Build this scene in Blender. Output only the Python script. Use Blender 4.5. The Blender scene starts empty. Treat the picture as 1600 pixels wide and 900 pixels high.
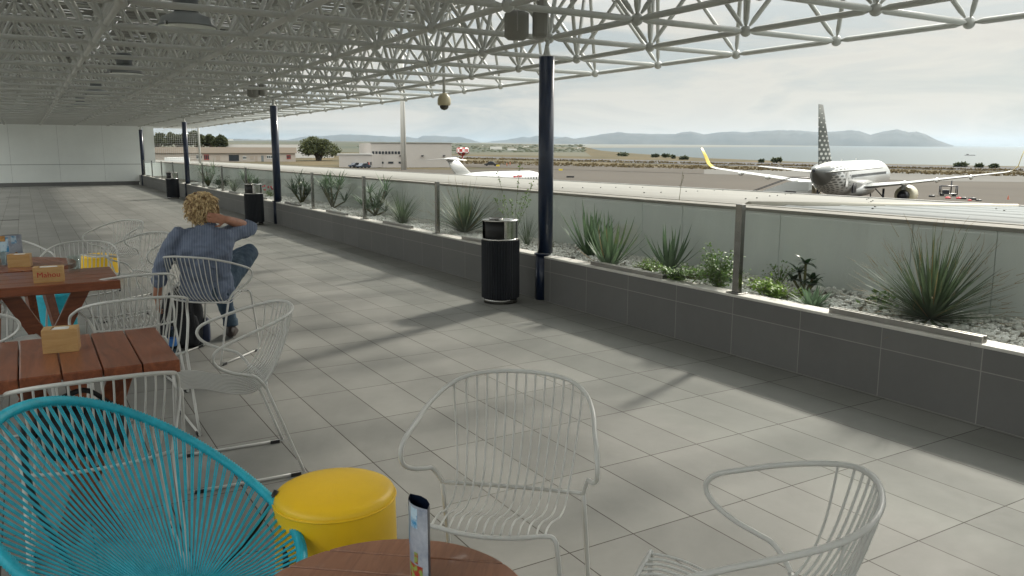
import bpy, math, random
import numpy as np
from mathutils import Vector, Matrix
R=math.radians; PI=math.pi
scn=bpy.context.scene; COL=scn.collection
# ---------------------------------------------------------------- camera, measured from the photograph
F,YAW,PIT,ROL,H=1263.4,.5385,.1669,.0016,1.46
def _rot():
    cy,sy=math.cos(YAW),math.sin(YAW);cp,sp=math.cos(PIT),math.sin(PIT)
    f=np.array([sy*cp,cy*cp,-sp]);r=np.array([cy,-sy,0.]);u=np.cross(r,f)
    c,s=math.cos(ROL),math.sin(ROL)
    return np.array([c*r+s*u,-s*r+c*u,f])
M3=_rot()
cam=bpy.data.cameras.new('camera');cam.sensor_width=36;cam.lens=F/1600*36
cam.clip_start=.05;cam.clip_end=60000
co=bpy.data.objects.new('camera',cam);COL.objects.link(co)
mw=Matrix.Identity(4)
for i in range(3):
    mw[i][0]=M3[0][i];mw[i][1]=M3[1][i];mw[i][2]=-M3[2][i]
mw[2][3]=H
co.matrix_world=mw;scn.camera=co
# ---------------------------------------------------------------- light
SAZ,SEL=R(67.3),R(33)          # azimuth from +Y towards +X, elevation
world=bpy.data.worlds.new('World');scn.world=world;world.use_nodes=True
nt=world.node_tree;nt.nodes.clear();L=nt.links.new
out=nt.nodes.new('ShaderNodeOutputWorld');bg=nt.nodes.new('ShaderNodeBackground');bg.inputs[1].default_value=.1
sky=nt.nodes.new('ShaderNodeTexSky');sky.sky_type='NISHITA';sky.sun_disc=False
sky.sun_elevation=SEL;sky.sun_rotation=SAZ;sky.altitude=20;sky.air_density=1.0;sky.dust_density=2.2;sky.ozone_density=1.5
tc=nt.nodes.new('ShaderNodeTexCoord')
mp=nt.nodes.new('ShaderNodeMapping');mp.inputs['Scale'].default_value=(1,1,5.5)
no=nt.nodes.new('ShaderNodeTexNoise');no.inputs['Scale'].default_value=4.6;no.inputs['Detail'].default_value=7;no.inputs['Roughness'].default_value=.55;no.inputs['Distortion'].default_value=.6
rp=nt.nodes.new('ShaderNodeMapRange');rp.inputs[1].default_value=.40;rp.inputs[2].default_value=.68;rp.inputs[3].default_value=.94;rp.inputs[4].default_value=.99
mx=nt.nodes.new('ShaderNodeMix');mx.data_type='RGBA'
cr=nt.nodes.new('ShaderNodeValToRGB')
cr.color_ramp.elements[0].position=.42;cr.color_ramp.elements[0].color=(.64,.70,.695,1)
cr.color_ramp.elements[1].position=.59;cr.color_ramp.elements[1].color=(1,.965,.87,1)
vm=nt.nodes.new('ShaderNodeVectorMath');vm.operation='SCALE';vm.inputs['Scale'].default_value=3.05
L(tc.outputs['Generated'],mp.inputs[0]);L(mp.outputs[0],no.inputs[0]);L(no.outputs[0],rp.inputs[0]);L(no.outputs[0],cr.inputs[0])
L(cr.outputs[0],vm.inputs[0]);L(rp.outputs[0],mx.inputs[0]);L(sky.outputs[0],mx.inputs[6]);L(vm.outputs[0],mx.inputs[7])
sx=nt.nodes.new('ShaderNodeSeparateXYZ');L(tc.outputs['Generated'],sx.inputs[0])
el=nt.nodes.new('ShaderNodeMapRange');el.interpolation_type='SMOOTHSTEP';el.inputs[1].default_value=.12;el.inputs[2].default_value=.55;el.inputs[3].default_value=1;el.inputs[4].default_value=4.7  # gain added to the upper sky, as extra fill light under the canopy
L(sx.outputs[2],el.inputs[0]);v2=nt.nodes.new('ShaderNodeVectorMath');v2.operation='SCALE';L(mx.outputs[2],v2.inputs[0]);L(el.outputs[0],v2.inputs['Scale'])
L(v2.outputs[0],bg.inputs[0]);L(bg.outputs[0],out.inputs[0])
sun=bpy.data.lights.new('sun','SUN');sun.energy=2.0;sun.angle=R(4);sun.color=(1,.94,.83)
so=bpy.data.objects.new('sun',sun);COL.objects.link(so)
SV=Vector((math.sin(SAZ)*math.cos(SEL),math.cos(SAZ)*math.cos(SEL),math.sin(SEL)))
so.rotation_euler=SV.to_track_quat('Z','Y').to_euler();so.location=SV*50
vs=scn.view_settings;vs.view_transform='Standard';vs.look='None';vs.gamma=1;vs.exposure=1.17

HAZE=0.16e-4
scn.cycles.max_bounces=8;scn.cycles.transparent_max_bounces=24;scn.cycles.volume_bounces=0
# ---------------------------------------------------------------- pixel helpers (photo is 1600x900)
def ray(u,v): return M3.T@np.array([(u-800)/F,(450-v)/F,1.])
E0=np.array([0,0,H])
def onz(u,v,z): d=ray(u,v);return E0+d*((z-H)/d[2])
def atd(u,v,dist): d=ray(u,v);return E0+dist*d/math.hypot(d[0],d[1])
NG=np.array([-0.00199486,-0.01327687,0.99990987])   # the airfield lies on this very slightly sloping plane
def gr(u,v,h=7.6): d=ray(u,v);return E0+d*(-h/(NG@d))
def gz(x,y,h=7.6): return H-(h+NG[0]*x+NG[1]*y)/NG[2]
V=lambda p:Vector((float(p[0]),float(p[1]),float(p[2])))
# ---------------------------------------------------------------- mesh builder
class MB:
    def __init__(s): s.v=[];s.f=[];s.m=[];s.sm=[]
    def add(s,vs,fs,mi=0,smooth=False):
        o=len(s.v);s.v+= [tuple(map(float,p)) for p in vs]
        for f in fs: s.f.append([i+o for i in f]);s.m.append(mi);s.sm.append(smooth)
    def box(s,c,d,rz=0,mi=0,mat=None):
        x,y,z=[q/2 for q in d];P=[(-x,-y,-z),(x,-y,-z),(x,y,-z),(-x,y,-z),(-x,-y,z),(x,-y,z),(x,y,z),(-x,y,z)]
        if mat is not None: P=[mat@Vector(p) for p in P]
        elif rz:
            cs,sn=math.cos(rz),math.sin(rz);P=[(p[0]*cs-p[1]*sn,p[0]*sn+p[1]*cs,p[2]) for p in P]
        P=[(p[0]+c[0],p[1]+c[1],p[2]+c[2]) for p in P]
        s.add(P,[(0,3,2,1),(4,5,6,7),(0,1,5,4),(1,2,6,5),(2,3,7,6),(3,0,4,7)],mi)
    def b2(s,x0,x1,y0,y1,z0,z1,mi=0): s.box(((x0+x1)/2,(y0+y1)/2,(z0+z1)/2),(x1-x0,y1-y0,z1-z0),mi=mi)
    def tube(s,pts,r,n=8,closed=False,mi=0,caps=True):
        P=[V(p) for p in pts];k=len(P);rr=r if hasattr(r,'__len__') else [r]*k
        T=[]
        for i in range(k):
            a=P[(i-1)%k] if (closed or i>0) else P[i];b=P[(i+1)%k] if (closed or i<k-1) else P[i]
            t=(b-a);T.append(t.normalized() if t.length>1e-9 else Vector((0,0,1)))
        up=Vector((0,0,1)) if abs(T[0].z)<.9 else Vector((1,0,0))
        nrm=(up-T[0]*up.dot(T[0])).normalized();vs=[];
        for i in range(k):
            nrm=(nrm-T[i]*nrm.dot(T[i]));nrm=nrm.normalized() if nrm.length>1e-6 else T[i].orthogonal().normalized()
            bn=T[i].cross(nrm)
            for j in range(n):
                a=2*PI*j/n;vs.append(P[i]+(nrm*math.cos(a)+bn*math.sin(a))*rr[i])
        fs=[]
        for i in range(k if closed else k-1):
            for j in range(n):
                a=i*n+j;b=i*n+(j+1)%n;c=((i+1)%k)*n+(j+1)%n;d=((i+1)%k)*n+j;fs.append((a,b,c,d))
        s.add(vs,fs,mi,True)
        if caps and not closed:
            o=len(s.v)-len(vs);s.f.append([o+j for j in range(n)][::-1]);s.m.append(mi);s.sm.append(False)
            s.f.append([o+(k-1)*n+j for j in range(n)]);s.m.append(mi);s.sm.append(False)
    def cyl(s,a,b,r,n=8,mi=0): s.tube([a,b],r,n,mi=mi)
    def lathe(s,prof,c=(0,0,0),n=32,mi=0,smooth=True,closed=False):
        vs=[];k=len(prof)
        for r,z in prof:
            for j in range(n):
                a=2*PI*j/n;vs.append((c[0]+r*math.cos(a),c[1]+r*math.sin(a),c[2]+z))
        fs=[]
        for i in range(k if closed else k-1):
            for j in range(n): fs.append((i*n+j,i*n+(j+1)%n,((i+1)%k)*n+(j+1)%n,((i+1)%k)*n+j))
        s.add(vs,fs,mi,smooth)
    def ball(s,c,r,n=10,m=6,mi=0,sc=(1,1,1)):
        vs=[];fs=[]
        for i in range(m+1):
            t=PI*i/m
            for j in range(n):
                a=2*PI*j/n;vs.append((c[0]+r*sc[0]*math.sin(t)*math.cos(a),c[1]+r*sc[1]*math.sin(t)*math.sin(a),c[2]+r*sc[2]*math.cos(t)))
        for i in range(m):
            for j in range(n): fs.append((i*n+j,(i+1)*n+j,(i+1)*n+(j+1)%n,i*n+(j+1)%n))
        s.add(vs,fs,mi,True)
    def loft(s,rings,mi=0,caps=True,smooth=True):
        n=len(rings[0]);vs=[p for r in rings for p in r];fs=[]
        for i in range(len(rings)-1):
            for j in range(n): fs.append((i*n+j,i*n+(j+1)%n,(i+1)*n+(j+1)%n,(i+1)*n+j))
        if caps: fs.append(tuple(range(n))[::-1]);fs.append(tuple((len(rings)-1)*n+j for j in range(n)))
        s.add(vs,fs,mi,smooth)
    def prism(s,poly,z0,z1,mi=0):
        n=len(poly);vs=[(p[0],p[1],z0) for p in poly]+[(p[0],p[1],z1) for p in poly]
        s.add(vs,[tuple(range(n))[::-1],tuple(range(n,2*n))]+[(i,(i+1)%n,n+(i+1)%n,n+i) for i in range(n)],mi)
    def build(s,name,mats,parent=None,loc=None,rz=None,bevel=0):
        me=bpy.data.meshes.new(name);me.from_pydata(s.v,[],s.f)
        for m in (mats if isinstance(mats,(list,tuple)) else [mats]): me.materials.append(m)
        me.polygons.foreach_set('material_index',s.m);me.polygons.foreach_set('use_smooth',s.sm);me.update()
        o=bpy.data.objects.new(name,me);COL.objects.link(o)
        if parent is not None:o.parent=parent
        if loc is not None:o.location=loc
        if rz is not None:o.rotation_euler=(0,0,rz)
        if bevel:
            b=o.modifiers.new('bevel','BEVEL');b.width=bevel;b.segments=2;b.limit_method='ANGLE';b.angle_limit=R(50)
        return o
def tag(o,label=None,cat=None,group=None,kind=None):
    if label:o['label']=label
    if cat:o['category']=cat
    if group:o['group']=group
    if kind:o['kind']=kind
    return o
def empty(name,loc,rz=0,label=None,cat=None,group=None,rot=None):
    o=bpy.data.objects.new(name,None);o.empty_display_size=.1;COL.objects.link(o);o.location=loc
    o.rotation_euler=rot if rot is not None else (0,0,rz)
    return tag(o,label,cat,group)
def kids(o): return [c for c in list(COL.objects) if c.parent==o]
def copy_tree(o,parent=None):
    ch=kids(o);c=o.copy();COL.objects.link(c);c.parent=parent
    for k in ch: copy_tree(k,c)
    return c
def cr_spline(P,sub=6,closed=False):
    P=[V(p) for p in P];n=len(P);o=[]
    for i in range(n if closed else n-1):
        g=lambda k:P[k%n] if closed else P[min(max(k,0),n-1)]
        a,b,c,d=g(i-1),g(i),g(i+1),g(i+2)
        for j in range(sub):
            t=j/sub;o.append(.5*((2*b)+(c-a)*t+(2*a-5*b+4*c-d)*t*t+(3*b-a-3*c+d)*t**3))
    if not closed:o.append(P[-1])
    return o
# ---------------------------------------------------------------- materials
def mat(name,col,rough=.6,metal=0,var=0,scale=6,bump=0,bscale=60,col2=None,spec=.5,coat=0,coord='Object',lo=.35,hi=.65,stretch=(1,1,1),trans=0,dirt=0):
    m=bpy.data.materials.new(name);m.use_nodes=True;n=m.node_tree;b=n.nodes['Principled BSDF'];k=n.links.new
    b.inputs['Base Color'].default_value=(*col,1);b.inputs['Roughness'].default_value=rough;b.inputs['Metallic'].default_value=metal
    b.inputs['Specular IOR Level'].default_value=spec;b.inputs['Coat Weight'].default_value=coat
    t=n.nodes.new('ShaderNodeTexCoord');mpn=n.nodes.new('ShaderNodeMapping');mpn.inputs['Scale'].default_value=stretch;k(t.outputs[coord],mpn.inputs[0])
    if var or col2 is not None:
        nz=n.nodes.new('ShaderNodeTexNoise');nz.inputs['Scale'].default_value=scale;nz.inputs['Detail'].default_value=6;nz.inputs['Roughness'].default_value=.6;k(mpn.outputs[0],nz.inputs[0])
        c=n.nodes.new('ShaderNodeValToRGB');k(nz.outputs[0],c.inputs[0])
        c.color_ramp.elements[0].position=lo;c.color_ramp.elements[1].position=hi
        c2=col2 if col2 is not None else [min(1,q*(1+var)) for q in col];c1=col if col2 is not None else [q*(1-var) for q in col]
        c.color_ramp.elements[0].color=(*c1,1);c.color_ramp.elements[1].color=(*c2,1);k(c.outputs[0],b.inputs['Base Color'])
    if bump:
        n2=n.nodes.new('ShaderNodeTexNoise');n2.inputs['Scale'].default_value=bscale;n2.inputs['Detail'].default_value=4;k(mpn.outputs[0],n2.inputs[0])
        bp=n.nodes.new('ShaderNodeBump');bp.inputs['Strength'].default_value=bump;bp.inputs['Distance'].default_value=.01;k(n2.outputs[0],bp.inputs['Height']);k(bp.outputs[0],b.inputs['Normal'])
    return m
def N(m,t,**kw):
    n=m.node_tree.nodes.new(t)
    for a,v in kw.items(): setattr(n,a,v)
    return n
def mth(m,op,a,b=None,c=None):
    n=N(m,'ShaderNodeMath',operation=op)
    for i,x in enumerate((a,b,c)):
        if x is None: continue
        if isinstance(x,(int,float)): n.inputs[i].default_value=x
        else: m.node_tree.links.new(x,n.inputs[i])
    return n.outputs[0]
def tile_mat(name,c1,c2,grout,w,h,ox,oy,axis,mortar=.003,rough=.45,noise=.18,plan=True):
    m=bpy.data.materials.new(name);m.use_nodes=True;b=m.node_tree.nodes['Principled BSDF'];k=m.node_tree.links.new
    g=N(m,'ShaderNodeTexCoord');sp=N(m,'ShaderNodeSeparateXYZ');k(g.outputs['Object'],sp.inputs[0])
    cb=N(m,'ShaderNodeCombineXYZ')
    u,v=axis
    k(mth(m,'ADD',sp.outputs[u],-ox+60*w),cb.inputs[0]);k(mth(m,'ADD',sp.outputs[v],-oy+60*h),cb.inputs[1])
    br=N(m,'ShaderNodeTexBrick',offset=0.0,squash=1.0);br.inputs['Scale'].default_value=1;br.inputs['Brick Width'].default_value=w;br.inputs['Row Height'].default_value=h
    br.inputs['Mortar Size'].default_value=mortar;br.inputs['Mortar Smooth'].default_value=.2;br.inputs['Bias'].default_value=0
    br.inputs['Color1'].default_value=(*c1,1);br.inputs['Color2'].default_value=(*c2,1);br.inputs['Mortar'].default_value=(*grout,1)
    k(cb.outputs[0],br.inputs[0])
    n1=N(m,'ShaderNodeTexNoise');n1.inputs['Scale'].default_value=1.1;n1.inputs['Detail'].default_value=8;n1.inputs['Roughness'].default_value=.62;k(g.outputs['Object'],n1.inputs[0])
    n2=N(m,'ShaderNodeTexNoise');n2.inputs['Scale'].default_value=9;n2.inputs['Detail'].default_value=8;n2.inputs['Roughness'].default_value=.7;k(cb.outputs[0],n2.inputs[0])
    s=mth(m,'ADD',mth(m,'MULTIPLY',n1.outputs[0],noise*2),mth(m,'MULTIPLY',n2.outputs[0],noise*1.3));s=mth(m,'ADD',s,1-noise*1.65)
    b.inputs['Specular IOR Level'].default_value=.16
    vm=N(m,'ShaderNodeVectorMath',operation='SCALE');k(br.outputs[0],vm.inputs[0]);k(s,vm.inputs['Scale']);vo=N(m,'ShaderNodeTexVoronoi');vo.inputs['Scale'].default_value=1.9;k(g.outputs['Object'],vo.inputs[0])
    n3=N(m,'ShaderNodeTexNoise');n3.inputs['Scale'].default_value=40;k(g.outputs['Object'],n3.inputs[0])
    sm=mth(m,'MULTIPLY',mth(m,'LESS_THAN',mth(m,'ADD',vo.outputs['Distance'],mth(m,'MULTIPLY',n3.outputs[0],.02)),.026),.38)
    n4=N(m,'ShaderNodeTexNoise');n4.inputs['Scale'].default_value=.45;n4.inputs['Detail'].default_value=10;n4.inputs['Roughness'].default_value=.7;n4.inputs['Distortion'].default_value=1.5;k(g.outputs['Object'],n4.inputs[0])
    gm=N(m,'ShaderNodeMapRange');gm.inputs[1].default_value=.42;gm.inputs[2].default_value=.68;gm.inputs[3].default_value=1;gm.inputs[4].default_value=1-noise*.7;k(n4.outputs[0],gm.inputs[0])
    v3=N(m,'ShaderNodeVectorMath',operation='SCALE');k(vm.outputs[0],v3.inputs[0]);k(mth(m,'MULTIPLY',mth(m,'SUBTRACT',1,sm),gm.outputs[0]),v3.inputs['Scale']);k(v3.outputs[0],b.inputs['Base Color'])
    k(mth(m,'ADD',mth(m,'MULTIPLY',n2.outputs[0],.25),rough-.12),b.inputs['Roughness'])
    bp=N(m,'ShaderNodeBump');bp.inputs['Strength'].default_value=.5;bp.inputs['Distance'].default_value=.002
    k(mth(m,'SUBTRACT',mth(m,'MULTIPLY',n2.outputs[0],.15),br.outputs['Fac']),bp.inputs['Height']);k(bp.outputs[0],b.inputs['Normal'])
    return m
def glass(name,tint=(.93,.98,.96),rough=.0,fac=.0):
    m=bpy.data.materials.new(name);m.use_nodes=True;n=m.node_tree;n.nodes.clear();k=n.links.new
    o=n.nodes.new('ShaderNodeOutputMaterial');t=n.nodes.new('ShaderNodeBsdfTransparent');t.inputs[0].default_value=(*tint,1)
    g=n.nodes.new('ShaderNodeBsdfGlossy');g.inputs['Roughness'].default_value=rough;g.inputs[0].default_value=(.9,.95,.93,1)
    fr=n.nodes.new('ShaderNodeFresnel');fr.inputs[0].default_value=1.45;x=n.nodes.new('ShaderNodeMixShader')
    ge=n.nodes.new('ShaderNodeNewGeometry');s1=n.nodes.new('ShaderNodeMath');s1.operation='SUBTRACT';s1.inputs[0].default_value=1;k(ge.outputs['Backfacing'],s1.inputs[1]);s2=n.nodes.new('ShaderNodeMath');s2.operation='MULTIPLY';k(fr.outputs[0],s2.inputs[0]);k(s1.outputs[0],s2.inputs[1]);s3=n.nodes.new('ShaderNodeMath');s3.operation='MULTIPLY';s3.inputs[1].default_value=.6;k(s2.outputs[0],s3.inputs[0])
    k(s3.outputs[0],x.inputs[0]);k(t.outputs[0],x.inputs[1]);k(g.outputs[0],x.inputs[2])
    # smears and dust
    if fac:
        d=n.nodes.new('ShaderNodeBsdfDiffuse');d.inputs[0].default_value=(.6,.6,.56,1);tcn=n.nodes.new('ShaderNodeTexCoord')
        nz=n.nodes.new('ShaderNodeTexNoise');nz.inputs['Scale'].default_value=2.2;nz.inputs['Detail'].default_value=8;nz.inputs['Distortion'].default_value=2
        k(tcn.outputs['Object'],nz.inputs[0]);mr=n.nodes.new('ShaderNodeMapRange');mr.inputs[1].default_value=.4;mr.inputs[2].default_value=.75;mr.inputs[3].default_value=fac*.4;mr.inputs[4].default_value=fac*1.6
        k(nz.outputs[0],mr.inputs[0]);y=n.nodes.new('ShaderNodeMixShader');k(mr.outputs[0],y.inputs[0]);k(x.outputs[0],y.inputs[1]);k(d.outputs[0],y.inputs[2]);k(y.outputs[0],o.inputs[0])
    else: k(x.outputs[0],o.inputs[0])
    return m
def leafmat(name,c1,c2,scale=3,rough=.5,tr=.25):
    m=mat(name,c1,rough,col2=c2,scale=scale,lo=.3,hi=.7,spec=.35)
    n=m.node_tree;b=n.nodes['Principled BSDF'];o=n.nodes['Material Output'];t=n.nodes.new('ShaderNodeBsdfTranslucent');x=n.nodes.new('ShaderNodeMixShader');x.inputs[0].default_value=tr
    src=b.inputs['Base Color'].links[0].from_socket;n.links.new(src,t.inputs[0]);n.links.new(b.outputs[0],x.inputs[1]);n.links.new(t.outputs[0],x.inputs[2]);n.links.new(x.outputs[0],o.inputs[0])
    return m
m_floor=tile_mat('floor tiles',(.205,.205,.190),(.245,.244,.226),(.05,.044,.034),.6,.3,5.277,3.7096,('Y','X'),mortar=.0028,rough=.66,noise=.2)
m_par=tile_mat('parapet tiles',(.165,.163,.157),(.185,.183,.176),(.3,.29,.27),.6,.298,5.33,0,('Y','Z'),mortar=.0032,rough=.5,noise=.12)
m_cap=mat('cap stone',(.62,.6,.55),.55,var=.08,bump=.15)
m_steel=mat('brushed steel',(.30,.295,.28),.2,1,var=.1,scale=4,stretch=(1,1,8))
m_hood=mat('polished steel hood',(.62,.61,.58),.18,1,var=.08,scale=3,stretch=(1,1,8))
m_alu=mat('aluminium channel',(.34,.33,.31),.42,1,var=.06)
m_glass=glass('balustrade glass',(.985,.996,.99),0,.007)
m_tube=mat('frame paint',(.46,.47,.445),.45,var=.05,scale=2)
m_deck=mat('deck sheet',(.21,.21,.195),.6,var=.1,scale=1.5)
m_navy=mat('navy column paint',(.011,.021,.050),.32,var=.15,scale=3,coat=.3)
m_wallp=mat('white wall panels',(.74,.77,.74),.5,var=.05,scale=.6)
m_conc=mat('rendered concrete upstand',(.70,.73,.70),.75,col2=(.60,.63,.61),scale=1.3,bump=.2,bscale=30,stretch=(1,1,.35))
m_skirt=mat('dark skirting',(.13,.13,.125),.5)
m_roofA=mat('cream roof sheet',(.20,.195,.175),.8,spec=.15,var=.07,scale=.8)
m_roofB=mat('grey blue roof sheet',(.165,.18,.18),.8,spec=.15,var=.08,scale=.8)
m_chair=mat('white powder coated wire',(.52,.52,.495),.35,var=.03)
m_black=mat('black plastic',(.012,.012,.013),.5)
m_binb=mat('bin ribbed body',(.012,.014,.019),.5,spec=.4)
m_yel=mat('yellow leatherette',(.82,.51,.008),.4,var=.05,scale=4,bump=.12,bscale=220)
m_teal=mat('teal cord',(.014,.40,.52),.42,var=.12,scale=30,bump=.3,bscale=300)
m_blackmetal=mat('black metal rod',(.01,.01,.012),.35)
def wood(name,c1,c2,sc=(2,2,2),rough=.33,wscale=5):
    m=mat(name,c1,rough,coat=.25);b=m.node_tree.nodes['Principled BSDF'];k=m.node_tree.links.new
    t=N(m,'ShaderNodeTexCoord');mp=N(m,'ShaderNodeMapping');mp.inputs['Scale'].default_value=sc;k(t.outputs['Object'],mp.inputs[0])
    nz=N(m,'ShaderNodeTexNoise');nz.inputs['Scale'].default_value=wscale;nz.inputs['Detail'].default_value=9;nz.inputs['Roughness'].default_value=.65;nz.inputs['Distortion'].default_value=1.2;k(mp.outputs[0],nz.inputs[0])
    c=N(m,'ShaderNodeValToRGB');c.color_ramp.elements[0].position=.3;c.color_ramp.elements[1].position=.72
    c.color_ramp.elements[0].color=(*c1,1);c.color_ramp.elements[1].color=(*c2,1);k(nz.outputs[0],c.inputs[0]);k(c.outputs[0],b.inputs['Base Color'])
    bp=N(m,'ShaderNodeBump');bp.inputs['Strength'].default_value=.12;bp.inputs['Distance'].default_value=.003;k(nz.outputs[0],bp.inputs['Height']);k(bp.outputs[0],b.inputs['Normal'])
    return m
m_woodA=wood('red brown varnished board',(.13,.033,.013),(.29,.088,.034),(6,.8,6))
m_woodB=wood('red brown varnished board lengthwise',(.12,.031,.013),(.27,.082,.032),(.8,6,6))
m_woodC=wood('pale worn red brown board',(.20,.085,.045),(.32,.15,.085),(.9,7,7))
m_pine=wood('pale pine',(.42,.24,.085),(.56,.36,.15),(1.5,1.5,9),.5)
m_paper=mat('paper napkins',(.8,.8,.78),.8)
m_clear=glass('drinking glass',(.9,.93,.92))

# ================================================================ SETTING
m=MB();m.add([(-6.2,-6,0),(4.336,-6,0),(4.336,39.4,0),(-6.2,39.4,0)],[(0,1,2,3)])
tag(m.build('terrace_floor',m_floor),kind='structure')
m=MB();m.add([(-400,-400,-6.6),(15,-400,-6.6),(15,2,-6.6),(-400,2,-6.6)],[(0,1,2,3)])
# airfield ground and strips, unprojected on the airfield plane
def sheet(name,pts,material,dz=0,h=7.6,sub=None):
    P=[gr(u,v,h)+np.array([0,0,dz]) for u,v in pts];mm=MB();mm.add(P,[tuple(range(len(P)))])
    return tag(mm.build(name,material),kind='structure')
def strip(name,top,bot,material,dz,h=7.6):
    mm=MB();n=len(top);P=[gr(u,v,h)+np.array([0,0,dz]) for u,v in top]+[gr(u,v,h)+np.array([0,0,dz]) for u,v in bot]
    mm.add(P,[(i,n+i,n+i+1,i+1) for i in range(n-1)]);return tag(mm.build(name,material),kind='structure')
m_dry=mat('dry grass soil',(.11,.085,.048),.95,spec=.05,col2=(.06,.055,.034),scale=.06,coord='Object',stretch=(1,1,1))
m_plain=mat('far coastal plain',(.10,.095,.07),.95,spec=.05,col2=(.055,.065,.05),scale=.004,lo=.4,hi=.6)
m_rwy=mat('runway asphalt',(.085,.083,.082),.95,spec=.08,var=.1,scale=.02)
m_taxi=mat('taxiway asphalt',(.115,.11,.10),.95,spec=.08,var=.1,scale=.02)
m_apron=mat('apron concrete',(.072,.063,.052),.95,spec=.08,var=.08,scale=.03)
m_sea=mat('sea water',(.07,.088,.092),.65,spec=.04,bump=.25,bscale=.05)
GX=[(x,) for x in ()]
# base land: far left plain through shoreline to the near ground
land=[(-900,214.6),(300,219.6),(640,222),(900,226.5),(940,235.5),(1000,240.5),(1100,247),(1205,251),(1280,254),(1400,256.5),(1500,258.5),(1600,260),(2000,266),(3400,285),(3400,900),(-900,900)]
P=[gr(u,v) for u,v in land[:-2]];P+=[np.array([700.,-300.,gz(700,-300)]),np.array([-700.,-300.,gz(-700,-300)])]
m=MB();m.add(P,[tuple(range(len(P)))]);tag(m.build('airfield_ground',m_dry),kind='structure')
strip('coastal_plain',[(-900,214.7),(300,219.8),(640,222.2),(900,226.8)],[(-900,228),(300,234),(640,240),(925,245)],m_plain,.06)
strip('runway',[(300,238),(700,243.5),(850,247),(1100,252.6),(1280,255.5),(1440,258.8),(1600,262),(2200,272)],[(300,240),(700,246),(850,250.5),(1100,258),(1280,262),(1440,265),(1600,268),(2200,279)],m_rwy,.08)
strip('taxiway',[(560,250),(740,254),(880,258),(1100,264.5),(1280,267.5),(1440,270),(1600,273),(2200,286)],[(560,256),(740,260),(880,265),(1100,272),(1280,277),(1440,283),(1600,285),(2200,300)],m_taxi,.06)
strip('apron',[(250,254),(560,263),(690,265.5),(880,264.5),(1100,271.5),(1280,276.5),(1440,282),(1600,284),(2200,299)],[(-400,300),(300,330),(690,400),(880,420),(1100,440),(1280,470),(1440,490),(1600,520),(2300,600)],m_apron,.04)
strip('taxiway_link',[(700,253.6),(880,257.6),(1100,264)],[(700,260.4),(880,265.4),(1100,272)],m_apron,.1)
# sea, 20 m below the airfield, and the low far coast
m=MB();P=[]
for x,y in ((-9000,-3000),(24000,-3000),(24000,24000),(-9000,24000)): P.append((x,y,gz(x,y,28)))
m.add(P,[(0,1,2,3)]);tag(m.build('sea',m_sea),kind='structure')
strip('far_coast',[(-900,212.8),(640,220.8),(940,223.0),(1200,224.8),(1350,225.7),(1484,226.4)],[(-900,226),(640,230),(940,231.2),(1200,229.6),(1350,228.2),(1484,226.9)],mat('far coast land',(.09,.085,.06),.95),.4,27.6)
def ridge(name,prof,dist,h0,thick,seed,label,mm_):
    random.seed(seed);mm=MB();rows=9;pr=[]
    # densify silhouette with small irregularities
    for i in range(len(prof)-1):
        (x0,y0),(x1,y1)=prof[i],prof[i+1];n=max(2,int((x1-x0)/6))
        for j in range(n):
            t=j/n;pr.append((x0+(x1-x0)*t,y0+(y1-y0)*t+(random.uniform(-.35,.35) if 0<j else 0)))
    pr.append(prof[-1]);vs=[];nc=len(pr)
    for k in range(rows):
        t=k/(rows-1)
        for (u,v) in pr:
            top=atd(u,v,dist);d=top/np.linalg.norm(top[:2]) if False else np.array([top[0],top[1],0])/dist
            off=(t-.5)*2*thick;px=top+d*off;zb=gz(px[0],px[1],h0)-8
            f=1-abs(t-.5)*2;f=f**.8
            z=zb+(top[2]-zb)*f*(1 if k==rows//2 else random.uniform(.82,1.06));vs.append((px[0],px[1],max(z,zb)))
    fs=[(k*nc+j,k*nc+j+1,(k+1)*nc+j+1,(k+1)*nc+j) for k in range(rows-1) for j in range(nc-1)]
    mm.add(vs,fs,0,True);return tag(mm.build(name,mm_),kind='structure')
m_mtn=mat('far mountain scrub',(.045,.048,.042),.95,col2=(.028,.034,.032),scale=.002)
ridge('hills',[(420,221.6),(454,217.5),(475,213.6),(511,212),(535,210),(568,210.6),(592,212.4),(616,213.6),(637,213.6),(652,216),(661,212),(679,211.8),(703,213.6),(718,213.6),(736,218),(754,223.5),(775,224)],15500,27,900,3,'',m_mtn)
ridge('hills',[(735,225),(754,224),(769,220.5),(793,218),(805,216),(817,213.6),(828,214.6),(838,211.8),(852,214),(870,213.6),(890,216),(905,218),(930,222)],15800,27,800,5,'',m_mtn)
ridge('hills',[(780,226.8),(815,222),(845,221),(866,217.5),(884,213.6),(896,216.6),(914,214.5),(938,210),(965,206.4),(986,208.5),(1022,209.4),(1055,209.4),(1064,207),(1079,205.5),(1100,210),(1121,207),(1145,205.5),(1166,207),(1190,204.6),(1217,203.4),(1250,204),(1277,206.4),(1300,205.5),(1330,203.4),(1342,204.6),(1360,210.6),(1381,205),(1402,202),(1420,207),(1432,205.5),(1447,210),(1465,219),(1484,225.8),(1490,227)],11500,27,900,7,'',m_mtn)
ridge('hills',[(-60,221),(100,217.5),(250,216.5),(340,216),(380,217.4),(440,218.4),(520,219.6),(600,221.5)],9000,20,600,9,'',m_mtn)
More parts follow.
